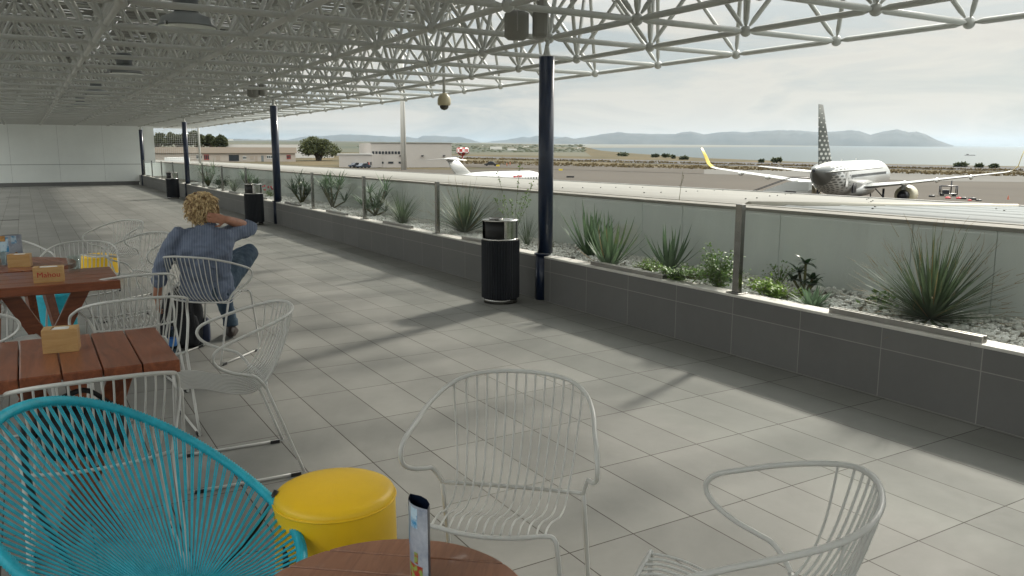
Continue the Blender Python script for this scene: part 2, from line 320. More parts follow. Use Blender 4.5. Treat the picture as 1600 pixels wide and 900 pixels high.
# ---------------------------------------------------------------- parapet and planter
par=empty('parapet',(0,0,0),label='dark grey tiled parapet running along the whole terrace edge',cat='parapet')
CYS=[6.72,16.7,27.3,38.3]
m=MB();ys=[-6]+[q for c in CYS for q in (c-.085,c+.085)]+[39.3]
for i in range(0,len(ys),2): m.b2(4.336,4.46,ys[i],ys[i+1],-.3,.425)
for c in CYS: m.b2(4.445,4.458,c-.085,c+.085,-.3,.424)
m.build('tiled_wall',m_par,par)
m=MB()
yy=-6.0
while yy<39.2:
    a_,b_=yy,min(yy+1.197,39.25);hit=[c for c in CYS if a_<c+.085 and b_>c-.085]
    if hit:
        c=hit[0]
        if c-.085>a_: m.b2(4.333,4.475,a_,c-.085,.425,.443)
        if b_>c+.085: m.b2(4.333,4.475,c+.085,b_,.425,.443)
    else: m.b2(4.333,4.475,a_,b_,.425,.443)
    yy+=1.2
m.build('cap_stone',m_cap,par,bevel=.002)
m=MB();m.b2(4.462,5.40,-6,39.3,-.3,.375);tag(m.build('planter_bed',mat('planter soil',(.28,.25,.2),.95,var=.2,scale=8)),kind='structure')
up=empty('concrete_upstand',(0,0,0),label='pale concrete upstand wall behind the planting bed with a cream coping',cat='wall')
m=MB()
yj=-6.0;k=0
while yj<60:
    w=1.186 if k%3 else .59
    m.b2(5.40,5.52,yj,min(yj+w-.006,60),-.3,.955);yj+=w;k+=1
m.b2(5.412,5.515,-6,60,-.3,.953)
m.build('wall_panel',m_conc,up)
m=MB();m.b2(5.385,5.62,-6,60,.957,.985);m.b2(5.62,5.68,-6,60,.957,.990);m.build('coping',mat('cream coping metal',(.29,.28,.25),.8,spec=.15,var=.05),up,bevel=.003)
# ---------------------------------------------------------------- lower flat roof beyond
rf=empty('flat_roof',(0,0,0),label='low cream and grey blue sheet metal roof beyond the white upstand',cat='roof')
def roofz(x): return .975-(x-5.68)*(.375/8.1)
m=MB();m.add([(5.68,5.3,roofz(5.68)),(13.8,7.1,roofz(13.8)),(13.8,62,roofz(13.8)),(5.68,62,roofz(5.68))],[(0,1,2,3)])
m.build('roof_sheet',m_roofA,rf)
m=MB();m.add([(5.68,-6,roofz(5.68)),(13.8,-6,roofz(13.8)),(13.8,7.1,roofz(13.8)),(5.68,5.3,roofz(5.68))],[(0,1,2,3)])
x=6.3
while x<13.6: 
    m.add([(x,-6,roofz(x)+.002),(x+.05,-6,roofz(x+.05)+.009),(x+.10,-6,roofz(x+.1)+.002),(x,5.3+(x-5.68)*.2217,roofz(x)+.002),(x+.05,5.3+(x-5.63)*.2217,roofz(x+.05)+.009),(x+.10,5.3+(x-5.58)*.2217,roofz(x+.1)+.002)],[(0,1,4,3),(1,2,5,4)]);x+=1.15
m.build('roof_sheet',m_roofB,rf)
m=MB();m.tube([(5.7,5.3,roofz(5.7)+.0),(13.8,7.1,roofz(13.8)+.0)],.04,6);m.build('ridge_strip',mat('ridge strip',(.42,.40,.34),.8,spec=.15),rf)
m=MB();m.b2(13.78,13.86,-6,62,roofz(13.8)-1.2,roofz(13.8)+.02);m.build('roof_edge',m_deck,rf)
m=MB()
for i in range(60):
    x=6.2+(i*2.37)%7.2;y=-1+(i*1.73)%14;m.box((x,y,roofz(x)+.012),(.016,.016,.014))
m.build('fixing_screw',m_deck,rf)
q=onz(280,252,.92);m=MB();m.b2(q[0]-.55,q[0]+.55,q[1],q[1]+1.4,.85,1.12);tag(m.build('roof_hatch',mat('white hatch',(.7,.7,.68),.5)),'low white rooftop box on the cream roof behind the second far column','roof hatch')
# the building mass under the roof and the terrace
m=MB();m.b2(5.5,13.7,-6,61.9,-7.5,.45);m.b2(-6.2,4.33,-6,39.4,-7.5,-.31)
tag(m.build('terminal_building',m_conc),'building mass under the terrace and the low roof','building')
# ---------------------------------------------------------------- back wall
bw=empty('end_wall',(0,39.4,0),label='white panelled wall closing the far end of the terrace',cat='wall')
m=MB();x=-6.2
xs=[-6.2,-4.2,-2.2,-.45,1.3,3.0,4.6]
for i in range(6):
    m.b2(xs[i]+.003,xs[i+1]-.003,.0,.15,.909,3.9);m.b2(xs[i]+.003,xs[i+1]-.003,.0,.15,.16,.889)
m.build('wall_panel',m_wallp,bw)
m=MB();m.b2(-6.2,4.6,.02,.14,.1,3.9);m.build('backing',mat('joint grey',(.22,.23,.225),.7),bw)
m=MB();m.b2(-6.2,4.33,-.012,0.02,0,.15);m.build('skirting',m_skirt,bw)
m=MB();m.b2(4.62,5.05,-.02,.12,.95,2.9);m.build('side_panel',m_wallp,bw)
# ---------------------------------------------------------------- space frame canopy
cn=empty('space_frame_canopy',(0,0,0),label='white steel space frame canopy roofing the terrace overhead',cat='canopy')
ZC,ZT=2.54,3.80;MX,MY=1.25,1.317
XR=[6.96-MX*k for k in range(9)];YR=[6.76+MY*k for k in range(-9,27)]
XR[2]=4.45
XT=[(XR[i]+XR[i+1])/2 for i in range(8)];YT=[(YR[i]+YR[i+1])/2 for i in range(len(YR)-1)]
rc=.027
def member(mm,a,b,r,n=7):
    a=V(a);b=V(b);d=(b-a).normalized();l=(b-a).length
    t=.055;e=.12
    mm.tube([a+d*t,a+d*e,b-d*e,b-d*t],[r*.45,r,r,r*.45],n,caps=False)
for x in XR:
    m=MB()
    for j in range(len(YR)-1): member(m,(x,YR[j],ZC),(x,YR[j+1],ZC),rc)
    for y in YR: m.ball((x,y,ZC),.052,10,7)
    m.build('lower_chord',m_tube,cn)
for y in YR:
    m=MB()
    for i in range(len(XR)-1): member(m,(XR[i],y,ZC),(XR[i+1],y,ZC),rc)
    m.build('cross_chord',m_tube,cn)
for x in XT:
    m=MB()
    for j in range(len(YT)-1): member(m,(x,YT[j],ZT),(x,YT[j+1],ZT),.028,6)
    m.build('upper_chord',m_tube,cn)
for j in range(len(YT)):
    m=MB()
    for i in range(len(XT)-1): member(m,(XT[i],YT[j],ZT),(XT[i+1],YT[j],ZT),.028,6)
    for i in range(len(XT)):
        for a in (0,1):
            for b in (0,1): member(m,(XT[i],YT[j],ZT),(XR[i+a],YR[j+b],ZC),.0225,7)
        m.ball((XT[i],YT[j],ZT),.05,8,6)
    m.build('diagonal_web',m_tube,cn)
random.seed(4)
m=MB();y=YT[0]-.3
while y<YT[-1]+.4:
    x=-3.2
    while x<6.45:
        w=min(2.5,6.5-x);ww=.235+random.uniform(-.006,.006)
        m.b2(x,x+w-.02,y,y+ww,ZT+.13,ZT+.137);x+=2.5
    x=-3.2
    while x<6.3:
        w=random.uniform(.2,.6)
        if random.random()<.55: m.b2(x,min(x+w,6.4),y+.22,y+.32,ZT+.1385,ZT+.1445)
        x+=w
    y+=.31
m.build('roof_deck',m_deck,cn)
m=MB()
for x in XT: m.b2(x-.03,x+.03,YT[0]-.3,YT[-1]+.4,ZT+.05,ZT+.128)
m.build('purlin',m_tube,cn)
# ---------------------------------------------------------------- columns
colL=['navy steel column nearest the camera beside the first litter bin','navy steel column behind the second litter bin','navy steel column beside the third and farthest litter bin','navy steel column at the far white end wall']
CY=[6.72,16.7,27.3,38.3]
for i,y in enumerate(CY):
    c=empty('column',(4.40,y,0),label=colL[i],cat='column',group='navy columns along the parapet')
    m=MB();m.cyl((0,0,.467),(0,0,2.36),.074,28);m.build('shaft',m_navy,c)
    m=MB();m.cyl((-.035,0,0),(-.035,0,.452),.066,24);m.lathe([(.066,.452),(.084,.4525),(.084,.466),(.066,.467)],(-.03,0,0),n=24);m.build('lower_sleeve',m_navy,c)
    m=MB();m.lathe([(.073,2.36),(.045,2.365),(.03,2.40),(.02,2.46)],n=16);m.cyl((0,0,2.455),(.04,.03,2.54),.02,10);m.build('pin_head',m_tube,c)
# ---------------------------------------------------------------- glass balustrade
bal=empty('glass_balustrade',(0,0,0),label='frameless glass balustrade panels standing on the parapet between steel posts',cat='balustrade')
PY=[-3.7,-1.08,1.54,4.16,6.75,9.19,11.75,14.33,16.92,19.4,22.06,24.75,27.5,30.15,32.85,35.5,38.1]
for y in PY[2:]:
    if abs(y-6.75)<.1: continue
    m=MB();m.b2(4.380,4.420,y-.030,y+.030,.452,1.09);m.b2(4.35,4.45,y-.06,y+.06,.443,.452);m.build('post',m_steel,bal,bevel=.002)
for i in range(len(PY)-1):
    a,b=PY[i]+.06,PY[i+1]-.06
    if abs(PY[i]-6.75)<.1:a+=.05
    if abs(PY[i+1]-6.75)<.1:b-=.05
    m=MB();m.b2(4.394,4.406,a,b,.462,1.03);m.build('glass_panel',m_glass,bal)
    c=(a+b)/2;s=.49
    m=MB();m.b2(4.372,4.390,c-s,c+s,.443,.477);m.b2(4.410,4.424,c-s,c+s,.443,.477);m.b2(4.390,4.410,c-s,c+s,.443,.455);m.build('clamp_rail',m_alu,bal,bevel=.0015)
# ---------------------------------------------------------------- white pebbles
random.seed(11);rng=np.random.default_rng(5)
m=MB()
ic=[(0,0,1),(.894,0,.447),(.276,.851,.447),(-.724,.526,.447),(-.724,-.526,.447),(.276,-.851,.447),(.724,.526,-.447),(-.276,.851,-.447),(-.894,0,-.447),(-.276,-.851,-.447),(.724,-.526,-.447),(0,0,-1)]
icf=[(0,1,2),(0,2,3),(0,3,4),(0,4,5),(0,5,1),(1,6,2),(2,7,3),(3,8,4),(4,9,5),(5,10,1),(6,7,2),(7,8,3),(8,9,4),(9,10,5),(10,6,1),(6,11,7),(7,11,8),(8,11,9),(9,11,10),(10,11,6)]
def pebble(x,y,z,s):
    a=random.random()*6.28;ca,sa=math.cos(a),math.sin(a);sx,sy,sz=s*random.uniform(.8,1.4),s*random.uniform(.7,1.1),s*random.uniform(.5,.9);q=random.uniform(-.5,.5)
    vs=[]
    for p in ic:
        j=1+random.uniform(-.22,.22);X,Y,Z=p[0]*sx*j,p[1]*sy*j,p[2]*sz*j+q*p[0]*sx*.6
        vs.append((x+X*ca-Y*sa,y+X*sa+Y*ca,z+Z))
    m.add(vs,icf,0,False)
for i in range(8200):
    y=1.2+10.5*random.random()**1.35;pebble(random.uniform(4.49,5.39),y,.385+random.random()*.022,random.uniform(.011,.021))
for i in range(3500):
    pebble(random.uniform(4.49,5.39),random.uniform(9,30),.385+random.random()*.012,random.uniform(.02,.035))
tag(m.build('white_gravel',mat('white marble gravel',(.84,.83,.79),.8,var=.15,scale=14)),'white marble gravel spread over the planting bed','gravel',kind='stuff')
#INSERT2
# ---------------------------------------------------------------- wire chairs
def wire_chair():
    t=empty('wire_chair',(0,0,0));t['category']='chair'
    rim=[(.225,0,.425),(.232,.018,.455),(.243,.048,.488),(.252,.085,.502),(.268,.15,.525),(.282,.205,.56),(.284,.222,.60),(.279,.195,.635),(.266,.12,.665),(.252,.03,.695),(.222,-.06,.722),(.17,-.125,.742),(.09,-.158,.752),(0,-.167,.755)]
    full=rim+[(-p[0],p[1],p[2]) for p in rim[-2::-1]]
    sp=cr_spline(full,5)
    m=MB();m.tube(sp,.0072,8);m.build('arm_rim',m_chair,t)
    # front bar and front legs with floor runner and rear legs, one side each
    m=MB()
    fb=[(-.235,.352,.012),(-.215,.35,.2),(-.192,.345,.40),(-.186,.343,.432),(-.165,.342,.446),(-.08,.352,.437),(0,.356,.434),(.08,.352,.437),(.165,.342,.446),(.186,.343,.432),(.192,.345,.40),(.215,.35,.2),(.235,.352,.012)]
    m.tube(cr_spline(fb,4),.0070,8);m.build('front_frame',m_chair,t)
    m=MB();m.tube(cr_spline([(-.225,0,.425),(-.11,-.022,.418),(0,-.028,.416),(.11,-.022,.418),(.225,0,.425)],5),.0065,7);m.build('back_bar',m_chair,t)
    for s in (-1,1):
        m=MB();m.tube([(s*.225,0,.425),(s*.228,-.05,.29),(s*.232,-.11,.12),(s*.236,-.148,.012)],.0072,8);m.tube([(s*.236,-.148,.011),(s*.236,.10,.009),(s*.235,.352,.011)],.0065,8);m.build('leg',m_chair,t)
        m=MB();m.box((s*.236,-.11,.008),(.020,.045,.016));m.build('rubber_foot',m_black,t)
        m=MB();m.box((s*.235,.30,.008),(.020,.045,.016));m.build('rubber_foot',m_black,t)
    # wires: from the rim down the back, across the seat, to the front bar
    m=MB();n=14
    def rimat(x):
        best=min(sp,key=lambda p:abs(p.x-x)+(100 if p.z<.70 else 0));return best
    for i in range(n):
        u=-1+2*i/(n-1)
        xt=u*.205;p=rimat(xt);xm=u*.178;xf=u*.158
        zf=.434+.012*abs(u)**2
        yb=-.026+.02*u*u
        pts=[(xt,p.y,p.z),(xt*.97+xm*.03,p.y*.86+yb*.14-.006,p.z*.8+.46*.2),(xt*.6+xm*.4,p.y*.55+yb*.45-.016,p.z*.45+.46*.55),(xt*.25+xm*.75,p.y*.22+yb*.78-.014,.492),(xm,yb+.004,.437),(xm*.98,.05,.402),(xm*.96,.12,.402),(xf*1.04,.19,.420),(xf*1.02,.25,.440),(xf,.305,.449),(xf,.345,zf+.002)]
        m.tube(cr_spline(pts,4),.0034,6)
    m.build('seat_wires',m_chair,t);return t
chair0=wire_chair();G='white wire armchairs on the terrace'
chairs=[('front',1.225,2.051,-3.872,'large pale wire armchair in front, between the yellow stool and the open floor'),
(1,1.383,1.107,.682,'pale wire armchair cut by the bottom edge on the right, seen from its side'),
(2,.853,3.751,1.51,'white wire armchair standing at the right end of the nearest board table'),
(3,.985,5.93,-.78,'white wire armchair with the blond man sitting in it'),
(4,.797,9.103,2.202,'empty white wire armchair farthest out on the open floor, behind the far yellow stool'),
(5,.86,7.60,2.10,'white wire armchair half hidden behind the blond man'),
(6,.331,7.06,-3.358,'white wire armchair beyond the second board table, before the far yellow stool'),
(7,.493,5.226,.15,'white wire armchair tucked between the two board tables, the farther of that pair'),
(8,.425,4.40,.041,'white wire armchair with its back to the nearest table, in front of the backpack'),
(9,-.34,4.95,-1.45,'white wire armchair cut by the left edge, between the two board tables'),
(10,.141,2.929,-.013,'white wire armchair seen through the turquoise cords, with a dark bag on its seat'),
(11,-.20,7.6,-2.6,'white wire armchair at the far left beside the round back table')]
for i,(k,x,y,a,lab) in enumerate(chairs):
    o=chair0 if i==0 else copy_tree(chair0)
    o.location=(x,y,0.0);o.rotation_euler=(0,0,a);tag(o,lab,'chair',G)
# ---------------------------------------------------------------- tables
def board_top(m,x0,x1,y0,y1,z,th,along,n,gap=.0045,bev=.006):
    if along=='Y':
        w=(x1-x0)/n
        for i in range(n): m.b2(x0+i*w+gap/2,x0+(i+1)*w-gap/2,y0,y1,z-th,z)
    else:
        w=(y1-y0)/n
        for i in range(n): m.b2(x0,x1,y0+i*w+gap/2,y0+(i+1)*w-gap/2,z-th,z)
def trestle(t,cx,cy,z,sp,foot,th,ax,mm):
    # two crossing planks
    for s in (-1,1):
        a=Vector((s*sp,0,z));b=Vector((-s*foot,0,0.0))
        d=(b-a);l=d.length;ang=math.atan2(d.x,-d.z)
        m=MB();w=.085
        off=.021*s
        P=[]
        dx=w/2/math.cos(ang)
        for yy in (off-.02,off+.02):
            P+=[(a.x-dx,yy,z),(a.x+dx,yy,z),(b.x+dx,yy,0),(b.x-dx,yy,0)]
        if ax=='Y': P=[(-p[1],p[0],p[2]) for p in P]
        P=[(p[0]+cx,p[1]+cy,p[2]) for p in P]
        m.add(P,[(0,1,2,3),(7,6,5,4),(0,4,5,1),(1,5,6,2),(2,6,7,3),(3,7,4,0)])
        m.build('leg',mm,t,bevel=.003)
ta=empty('board_table',(0,0,0),label='nearest rectangular board table, its thick red brown boards running towards the viewer',cat='table')
m=MB();board_top(m,-1.17,.415,2.96,3.58,.74,.045,'Y',13);m.build('tabletop',m_woodA,ta,bevel=.004)
m=MB();m.b2(-1.0,.26,3.2,3.34,.66,.694);m.build('underframe',m_woodA,ta)
trestle(ta,.10,3.27,.694,.17,.085,.04,'X',m_woodA);trestle(ta,-.9,3.27,.694,.17,.085,.04,'X',m_woodA)
tb=empty('board_table',(0,0,0),label='second rectangular board table behind the nearest one, boards running sideways, carrying a glass',cat='table')
m=MB();board_top(m,-1.3,.415,5.02,5.66,.74,.05,'X',4);m.build('tabletop',m_woodB,tb,bevel=.004)
m=MB();m.b2(-1.0,.22,5.27,5.41,.65,.689);m.build('underframe',m_woodB,tb)
trestle(tb,.05,5.34,.69,.20,.16,.04,'X',m_woodB);trestle(tb,-.95,5.34,.69,.20,.16,.04,'X',m_woodB)
def round_table(x,y,z,r,lab,rot,mm,legs=.8):
    t=empty('round_table',(x,y,0),rot,lab,'table')
    m=MB();n=7;w=2*r/n
    for i in range(n):
        x0=-r+i*w+.0025;x1=-r+(i+1)*w-.0025;top=[];bot=[]
        for j in range(13):
            q=x0+(x1-x0)*j/12;top.append((q,math.sqrt(max(0,r*r-q*q))))
        poly=[(p[0],p[1]) for p in top][::-1]+[(p[0],-p[1]) for p in top]
        poly=[p for k_,p in enumerate(poly) if k_==0 or (abs(p[0]-poly[k_-1][0])+abs(p[1]-poly[k_-1][1]))>1e-5]
        m.prism(poly,z-.035,z)
    m.build('tabletop',mm,t,bevel=.0025)
    m=MB();m.box((0,0,z-.055),(1.5*r,.07,.038));m.box((0,0,z-.0555),(.07,1.5*r,.037));m.build('underframe',mm,t)
    for a in (45,135,225,315):
        c,s=math.cos(R(a)),math.sin(R(a));m=MB();A=Vector((c*r*.5,s*r*.5,z-.04));B=Vector((c*r*legs,s*r*legs,0))
        rings=[];
        for P_,w_ in ((A,.03),(B,.022)): rings.append([(P_.x+w_*dx,P_.y+w_*dy,P_.z) for dx,dy in ((-1,-1),(1,-1),(1,1),(-1,1))])
        m.loft(rings,smooth=False);m.build('leg',mm,t)
    return t
round_table(.575,1.47,.52,.305,'low round wooden table cut by the bottom edge, carrying an upright menu card',R(50.8),m_woodC)
round_table(-.14,6.42,.70,.40,'dark round table behind the second board table, carrying a menu card and napkin box',R(20),m_woodA)
# ---------------------------------------------------------------- napkin boxes
def text_mesh(name,s,size,material,parent,M,ext=.0006,bold=.0):
    cu=bpy.data.curves.new(name,'FONT');cu.body=s;cu.size=size;cu.extrude=ext;cu.align_x='CENTER';cu.align_y='CENTER';cu.offset=bold
    o=bpy.data.objects.new(name,cu);COL.objects.link(o);bpy.context.view_layer.update()
    dg=bpy.context.evaluated_depsgraph_get();me=bpy.data.meshes.new_from_object(o.evaluated_get(dg));bpy.data.objects.remove(o)
    me.materials.clear();me.materials.append(material);q=bpy.data.objects.new(name,me);COL.objects.link(q);q.parent=parent;q.matrix_local=M;return q
m_red=mat('printed red',(.42,.02,.015),.6)
def napkin_box(x,y,z,rz,lab,text=None,w=.15,h=.085,d=.085):
    t=empty('napkin_box',(x,y,z),rz,lab,'napkin box',group='pine napkin boxes on the tables')
    m=MB();th=.009
    m.b2(-w/2,w/2,-d/2,-d/2+th,0,h);m.b2(-w/2,w/2,d/2-th,d/2,0,h);m.b2(-w/2,-w/2+th,-d/2+th,d/2-th,0,h);m.b2(w/2-th,w/2,-d/2+th,d/2-th,0,h)
    m.b2(-w/2+th,w/2-th,-d/2+th,d/2-th,0,.006)
    m.build('box',m_pine,t,bevel=.0012)
    m=MB();m.b2(-w/2+th,-w/2+.028,-d/2+th,d/2-th,h-.008,h+.001);m.b2(w/2-.028,w/2-th,-d/2+th,d/2-th,h-.008,h+.001);m.build('top_slat',m_pine,t)
    random.seed(int(x*100)+9);m=MB()
    for k in range(14): m.box((random.uniform(-.002,.002),-d/2+.014+k*(d-.028)/13,h*.5+random.uniform(-.001,.004)),(w-.066,.0022,h*.9),rz=random.uniform(-.02,.02))
    m.build('napkins',m_paper,t)
    if text: text_mesh('printed_lettering',text,.042,m_red,t,Matrix.Translation((0.0,-d/2-.0008,h*.5))@Matrix.Rotation(R(90),4,'X'),bold=0)
    return t
p=onz(98,550,.74);napkin_box(p[0]+.0,p[1]+.03,.74,R(-8),'plain pine napkin box on the nearest table, knot hole in its side',w=.115,h=.085,d=.08)
p=onz(78,441,.74);napkin_box(p[0],p[1]+.035,.74,R(-4),'pine napkin box with red lettering on the second table','Mahou',w=.15,h=.085)
p=onz(32,417,.70);napkin_box(p[0],p[1]+.02,.70,R(-10),'small pine napkin box on the round table in front of a blue menu card',w=.13,h=.085)
# menu cards
m_mblue=mat('menu blue print',(.03,.25,.5),.35,col2=(.5,.65,.75),scale=14,lo=.48,hi=.56)
m_mwhite=mat('menu white print',(.22,.26,.34),.35,col2=(.45,.49,.55),scale=20)
m_mfood=mat('menu food print',(.35,.03,.02),.35,col2=(.25,.35,.08),scale=55,lo=.45,hi=.55)
m_mnavy=mat('menu navy print',(.006,.012,.03),.35)
m_mbread=mat('menu brown print',(.3,.12,.03),.35,col2=(.5,.3,.1),scale=40)
def menu_card(x,y,z,rz,lab,h=.21,w=.10):
    t=empty('menu_card',(x,y,z),rz,lab,'menu card',group='upright menu cards on the round tables')
    # folded tri-panel sleeve: teardrop section, curved panel in front, open at the top
    sec=[];
    for a in range(0,9): q=-1+a/4.0;sec.append((q*w/2,-.018*(1-q*q)-.004))
    bk=[(w/2,-.004),(w/4,.012),(0,.016),(-w/4,.012),(-w/2,-.004)]
    m=MB()
    def wall(pts,z0,z1,mi,off=0):
        vs=[(p[0],p[1]+off,z0) for p in pts]+[(p[0],p[1]+off,z1) for p in pts];n=len(pts);m.add(vs,[(i,i+1,n+i+1,n+i) for i in range(n-1)],mi,True)
    wall(sec,0,h,1);wall(bk,0,h,3)
    wall(sec[::-1],0,h,3,.0008)
    wall(sec[0:4],h*.45,h*.93,0,-.0006);wall(sec[4:7],h*.72,h*.97,0,-.0006);wall(sec[3:8],h*.02,h*.26,2,-.0006);wall(sec[0:3],h*.80,h*.99,4,-.0011);wall(sec[5:7],h*.28,h*.42,2,-.0007)
    m.build('folded_card',[m_mblue,m_mwhite,m_mfood,m_mnavy,m_mbread],t);return t
p=onz(655,915,.52);menu_card(p[0]+.015,p[1]+.02,.52,R(-91),'tall folded menu card standing on the low round table in front',h=.186,w=.095)
p=onz(28,416,.70);menu_card(p[0]-.03,p[1]+.12,.70,R(8),'blue menu card standing on the far round table',h=.20,w=.13)
def tumbler(x,y,z,lab):
    m=MB();m.lathe([(0,0.0),(.030,0.0),(.0315,.004),(.036,.10),(.0345,.10),(.0305,.014),(0,.012)],n=28)
    o=m.build('drinking_glass',m_clear,loc=(x,y,z));return tag(o,lab,'glass',group='empty tumblers on the tables')
p=onz(117,426,.74);tumbler(p[0],p[1]+.03,.74,'empty clear tumbler on the second board table beside the lettered napkin box')
p=onz(2,416,.70);tumbler(p[0],p[1],.70,'empty clear tumbler at the left edge on the far round table')
# ---------------------------------------------------------------- poufs
def pouf(x,y,r,h,lab,m_yel=None):
    m_yel=m_yel or globals()['m_yel']
    t=empty('round_stool',(x,y,0),0,lab,'stool',group='round upholstered stools')
    m=MB();m.lathe([(0,.012),(r*.96,.012),(r*.99,.03),(r,.08),(r*1.01,h*.5),(r*1.0,h*.80),(r*.998,h-.024)],n=56);m.build('body',m_yel,t)
    m=MB();m.lathe([(r*.995,h-.022),(r*.992,h-.014),(r*.96,h-.004),(r*.88,h+.004),(r*.7,h+.011),(r*.4,h+.016),(0,h+.018)],n=56);m.build('seat_cushion',m_yel,t)
    m=MB();m.lathe([(r*1.0+.0035*math.cos(a),h-.023+.0035*math.sin(a)) for a in [k*PI/3 for k in range(6)]],n=56,closed=True);m.build('piping',m_yel,t)
    m=MB();m.lathe([(0,0),(r*.9,0),(r*.9,.012),(0,.012)],n=32);m.build('base_ring',m_black,t)
pouf(.728,2.265,.182,.45,'yellow round stool in front, beside the turquoise cord chair')
p=onz(157,441,0);pouf(p[0],p[1],.19,.31,'far yellow round stool on the floor beyond the second board table')
# ---------------------------------------------------------------- acapulco chairs
def acapulco(x,y,rz,lab,nstr=90):
    t=empty('cord_chair',(x,y,0),rz,lab,'lounge chair',group=None)
    # rim: pear shaped loop, high at the back (+y is the front)
    rim=[]
    for i in range(96):
        a=2*PI*i/96;s,c=math.sin(a),math.cos(a)     # a=0 back top
        w=.367*(1+.076*c)
        yy=AC['y0']-AC['ry']*c;zz=AC['z0']+AC['rz']*c+.03*math.cos(2*a)
        rim.append(Vector((w*s,yy,zz)))
    m=MB();P=rim;n=len(P)
    # wrapped cord: fine ribs along the rim
    dense=cr_spline(P,6,True);m.tube(dense,[.0138+.0018*(1 if i%2 else -1) for i in range(len(dense))],10,closed=True);m.build('wrapped_rim',m_teal,t)
    hub=Vector((0,AC['hy'],.30));m=MB()
    hr=[Vector((.055*math.sin(2*PI*i/nstr),AC['hy']-.055*math.cos(2*PI*i/nstr),.30)) for i in range(nstr)]
    for i in range(nstr):
        f=i/nstr*n;a=P[int(f)%n].lerp(P[(int(f)+1)%n],f-int(f))
        for dd in (-.12,.12):
            g=(i+dd)/nstr*n;a=P[int(g)%n].lerp(P[(int(g)+1)%n],g-int(g))
            b=hr[i];mid=a.lerp(b,.5)+Vector((0,0,-.012));m.tube([a,mid,b],.0024,5,caps=False)
    m.build('cord_webbing',m_teal,t)
    m=MB();m.tube([hub+Vector((.055*math.sin(q),-.055*math.cos(q),0)) for q in [2*PI*i/24 for i in range(24)]],.008,8,closed=True);m.build('hub_ring',m_blackmetal,t)
    for s in (-1,1):
        m=MB();m.tube(cr_spline([(s*.335,.17,.46),(s*.27,.10,.32),(s*.22,-.16,.06),(s*.20,-.2,.008)],5),.0075,8);m.build('leg',m_blackmetal,t)
    m=MB();m.tube(cr_spline([(-.3,AC['y0']+.22,.42),(-.18,.28,.2),(-.1,.40,.01),(.1,.40,.01),(.18,.28,.2),(.3,AC['y0']+.22,.42)],5),.009,8);m.build('leg',m_blackmetal,t)
    m=MB();m.tube(cr_spline([(0,-.382,.735),(0,-.36,.5),(0,-.15,.22),(0,AC['hy'],.29)],5),.009,8);m.build('back_stay',m_blackmetal,t)
    return t
AC=dict(y0=.0,ry=.384,z0=.54,rz=.211,hy=.08)
acapulco(.213,2.199,3.949,'large turquoise cord lounge chair filling the bottom left corner')
q=onz(84,456,.34)
pouf(q[0],q[1],.15,.34,'turquoise round stool glimpsed under the second board table',m_teal)
# ---------------------------------------------------------------- litter bins
def bin_(x,y,rz,lab):
    t=empty('litter_bin',(x,y,0),rz,lab,'litter bin',group='black and steel litter bins along the parapet')
    m=MB();m.lathe([(0,0),(.165,0),(.165,.052),(0,.052)],n=40);m.build('base_ring',m_steel,t)
    m=MB();n=44;P=[]
    for k in range(n*2):
        a=2*PI*k/(n*2);r=.187 if k%2 else .176;P.append((r*math.cos(a),r*math.sin(a)))
    m.prism(P,.053,.615);m.build('ribbed_body',m_binb,t)
    m=MB();m.lathe([(.165,.616),(.178,.617),(.178,.632),(.15,.634)],n=40)
    # steel hood open on one side
    A=[R(a) for a in range(-128,129,8)];vs=[];fs=[]
    for r,z0,z1 in ((.174,.632,.80),(.168,.632,.80)):
        o=len(vs)
        for a in A: vs+=[(r*math.cos(a),r*math.sin(a),z0),(r*math.cos(a),r*math.sin(a),z1)]
        for i in range(len(A)-1):
            q=(o+2*i,o+2*i+2,o+2*i+3,o+2*i+1);fs.append(q if r>.17 else q[::-1])
    m.add(vs,fs,0,True);m.build('steel_hood',m_hood,t)
    m=MB();m.lathe([(.172,.80),(.177,.802),(.177,.812),(.10,.812),(.095,.806),(0,.806)],n=40);m.build('top_plate',m_hood,t)
    m=MB();m.lathe([(.06,.812),(.075,.83),(.07,.832),(.05,.816),(0,.815)],(-.07,0,0),n=24);m.build('ashtray',m_steel,t)
    m=MB();m.lathe([(0,.634),(.15,.634),(.155,.798),(0,.798)],n=24);m.build('inner_liner',m_black,t)
for y,lab in ((6.80,'black ribbed litter bin with steel top, nearest, by the first navy column'),(16.75,'second black litter bin, beside the second navy column'),(27.2,'farthest and smallest black litter bin, by the third navy column')):
    bin_(3.93,y,R(20),lab)
# ---------------------------------------------------------------- hanging lamps
def lamp(y,lab):
    t=empty('pendant_lamp',(1.42,y,0),0,lab,'lamp',group='grey high bay lamps hung in the canopy')
    m=MB();z=2.60
    m.lathe([(.262,z),(.268,z+.006),(.262,z+.014),(.245,z+.03),(.225,z+.085),(.15,z+.115),(.12,z+.13)],n=40);m.build('lamp_shade',mat('lamp grey enamel',(.20,.215,.215),.4),t)
    m=MB();m.lathe([(.10,z+.13),(.105,z+.135),(.11,z+.15),(.11,z+.27),(.10,z+.30),(0,z+.305)],n=28);m.build('gear_housing',mat('lamp housing grey',(.13,.145,.15),.45),t)
    m=MB();m.lathe([(.255,z-.001),(.2,z-.010),(0,z-.018)],n=40);m.build('glass_cover',mat('lamp frosted cover',(.72,.76,.70),.25),t)
    for a in (0,180,90): m=MB();c,s=math.cos(R(a+40)),math.sin(R(a+40));m.box((.272*c,.272*s,z+.008),(.03,.014,.03),rz=R(a+40));m.build('clip',m_steel,t)
    m=MB();m.cyl((-.03,0,z+.33),(-.03,0,3.76),.004,6);m.cyl((.03,0,z+.33),(.03,0,3.76),.004,6);m.build('suspension_rod',m_alu,t)
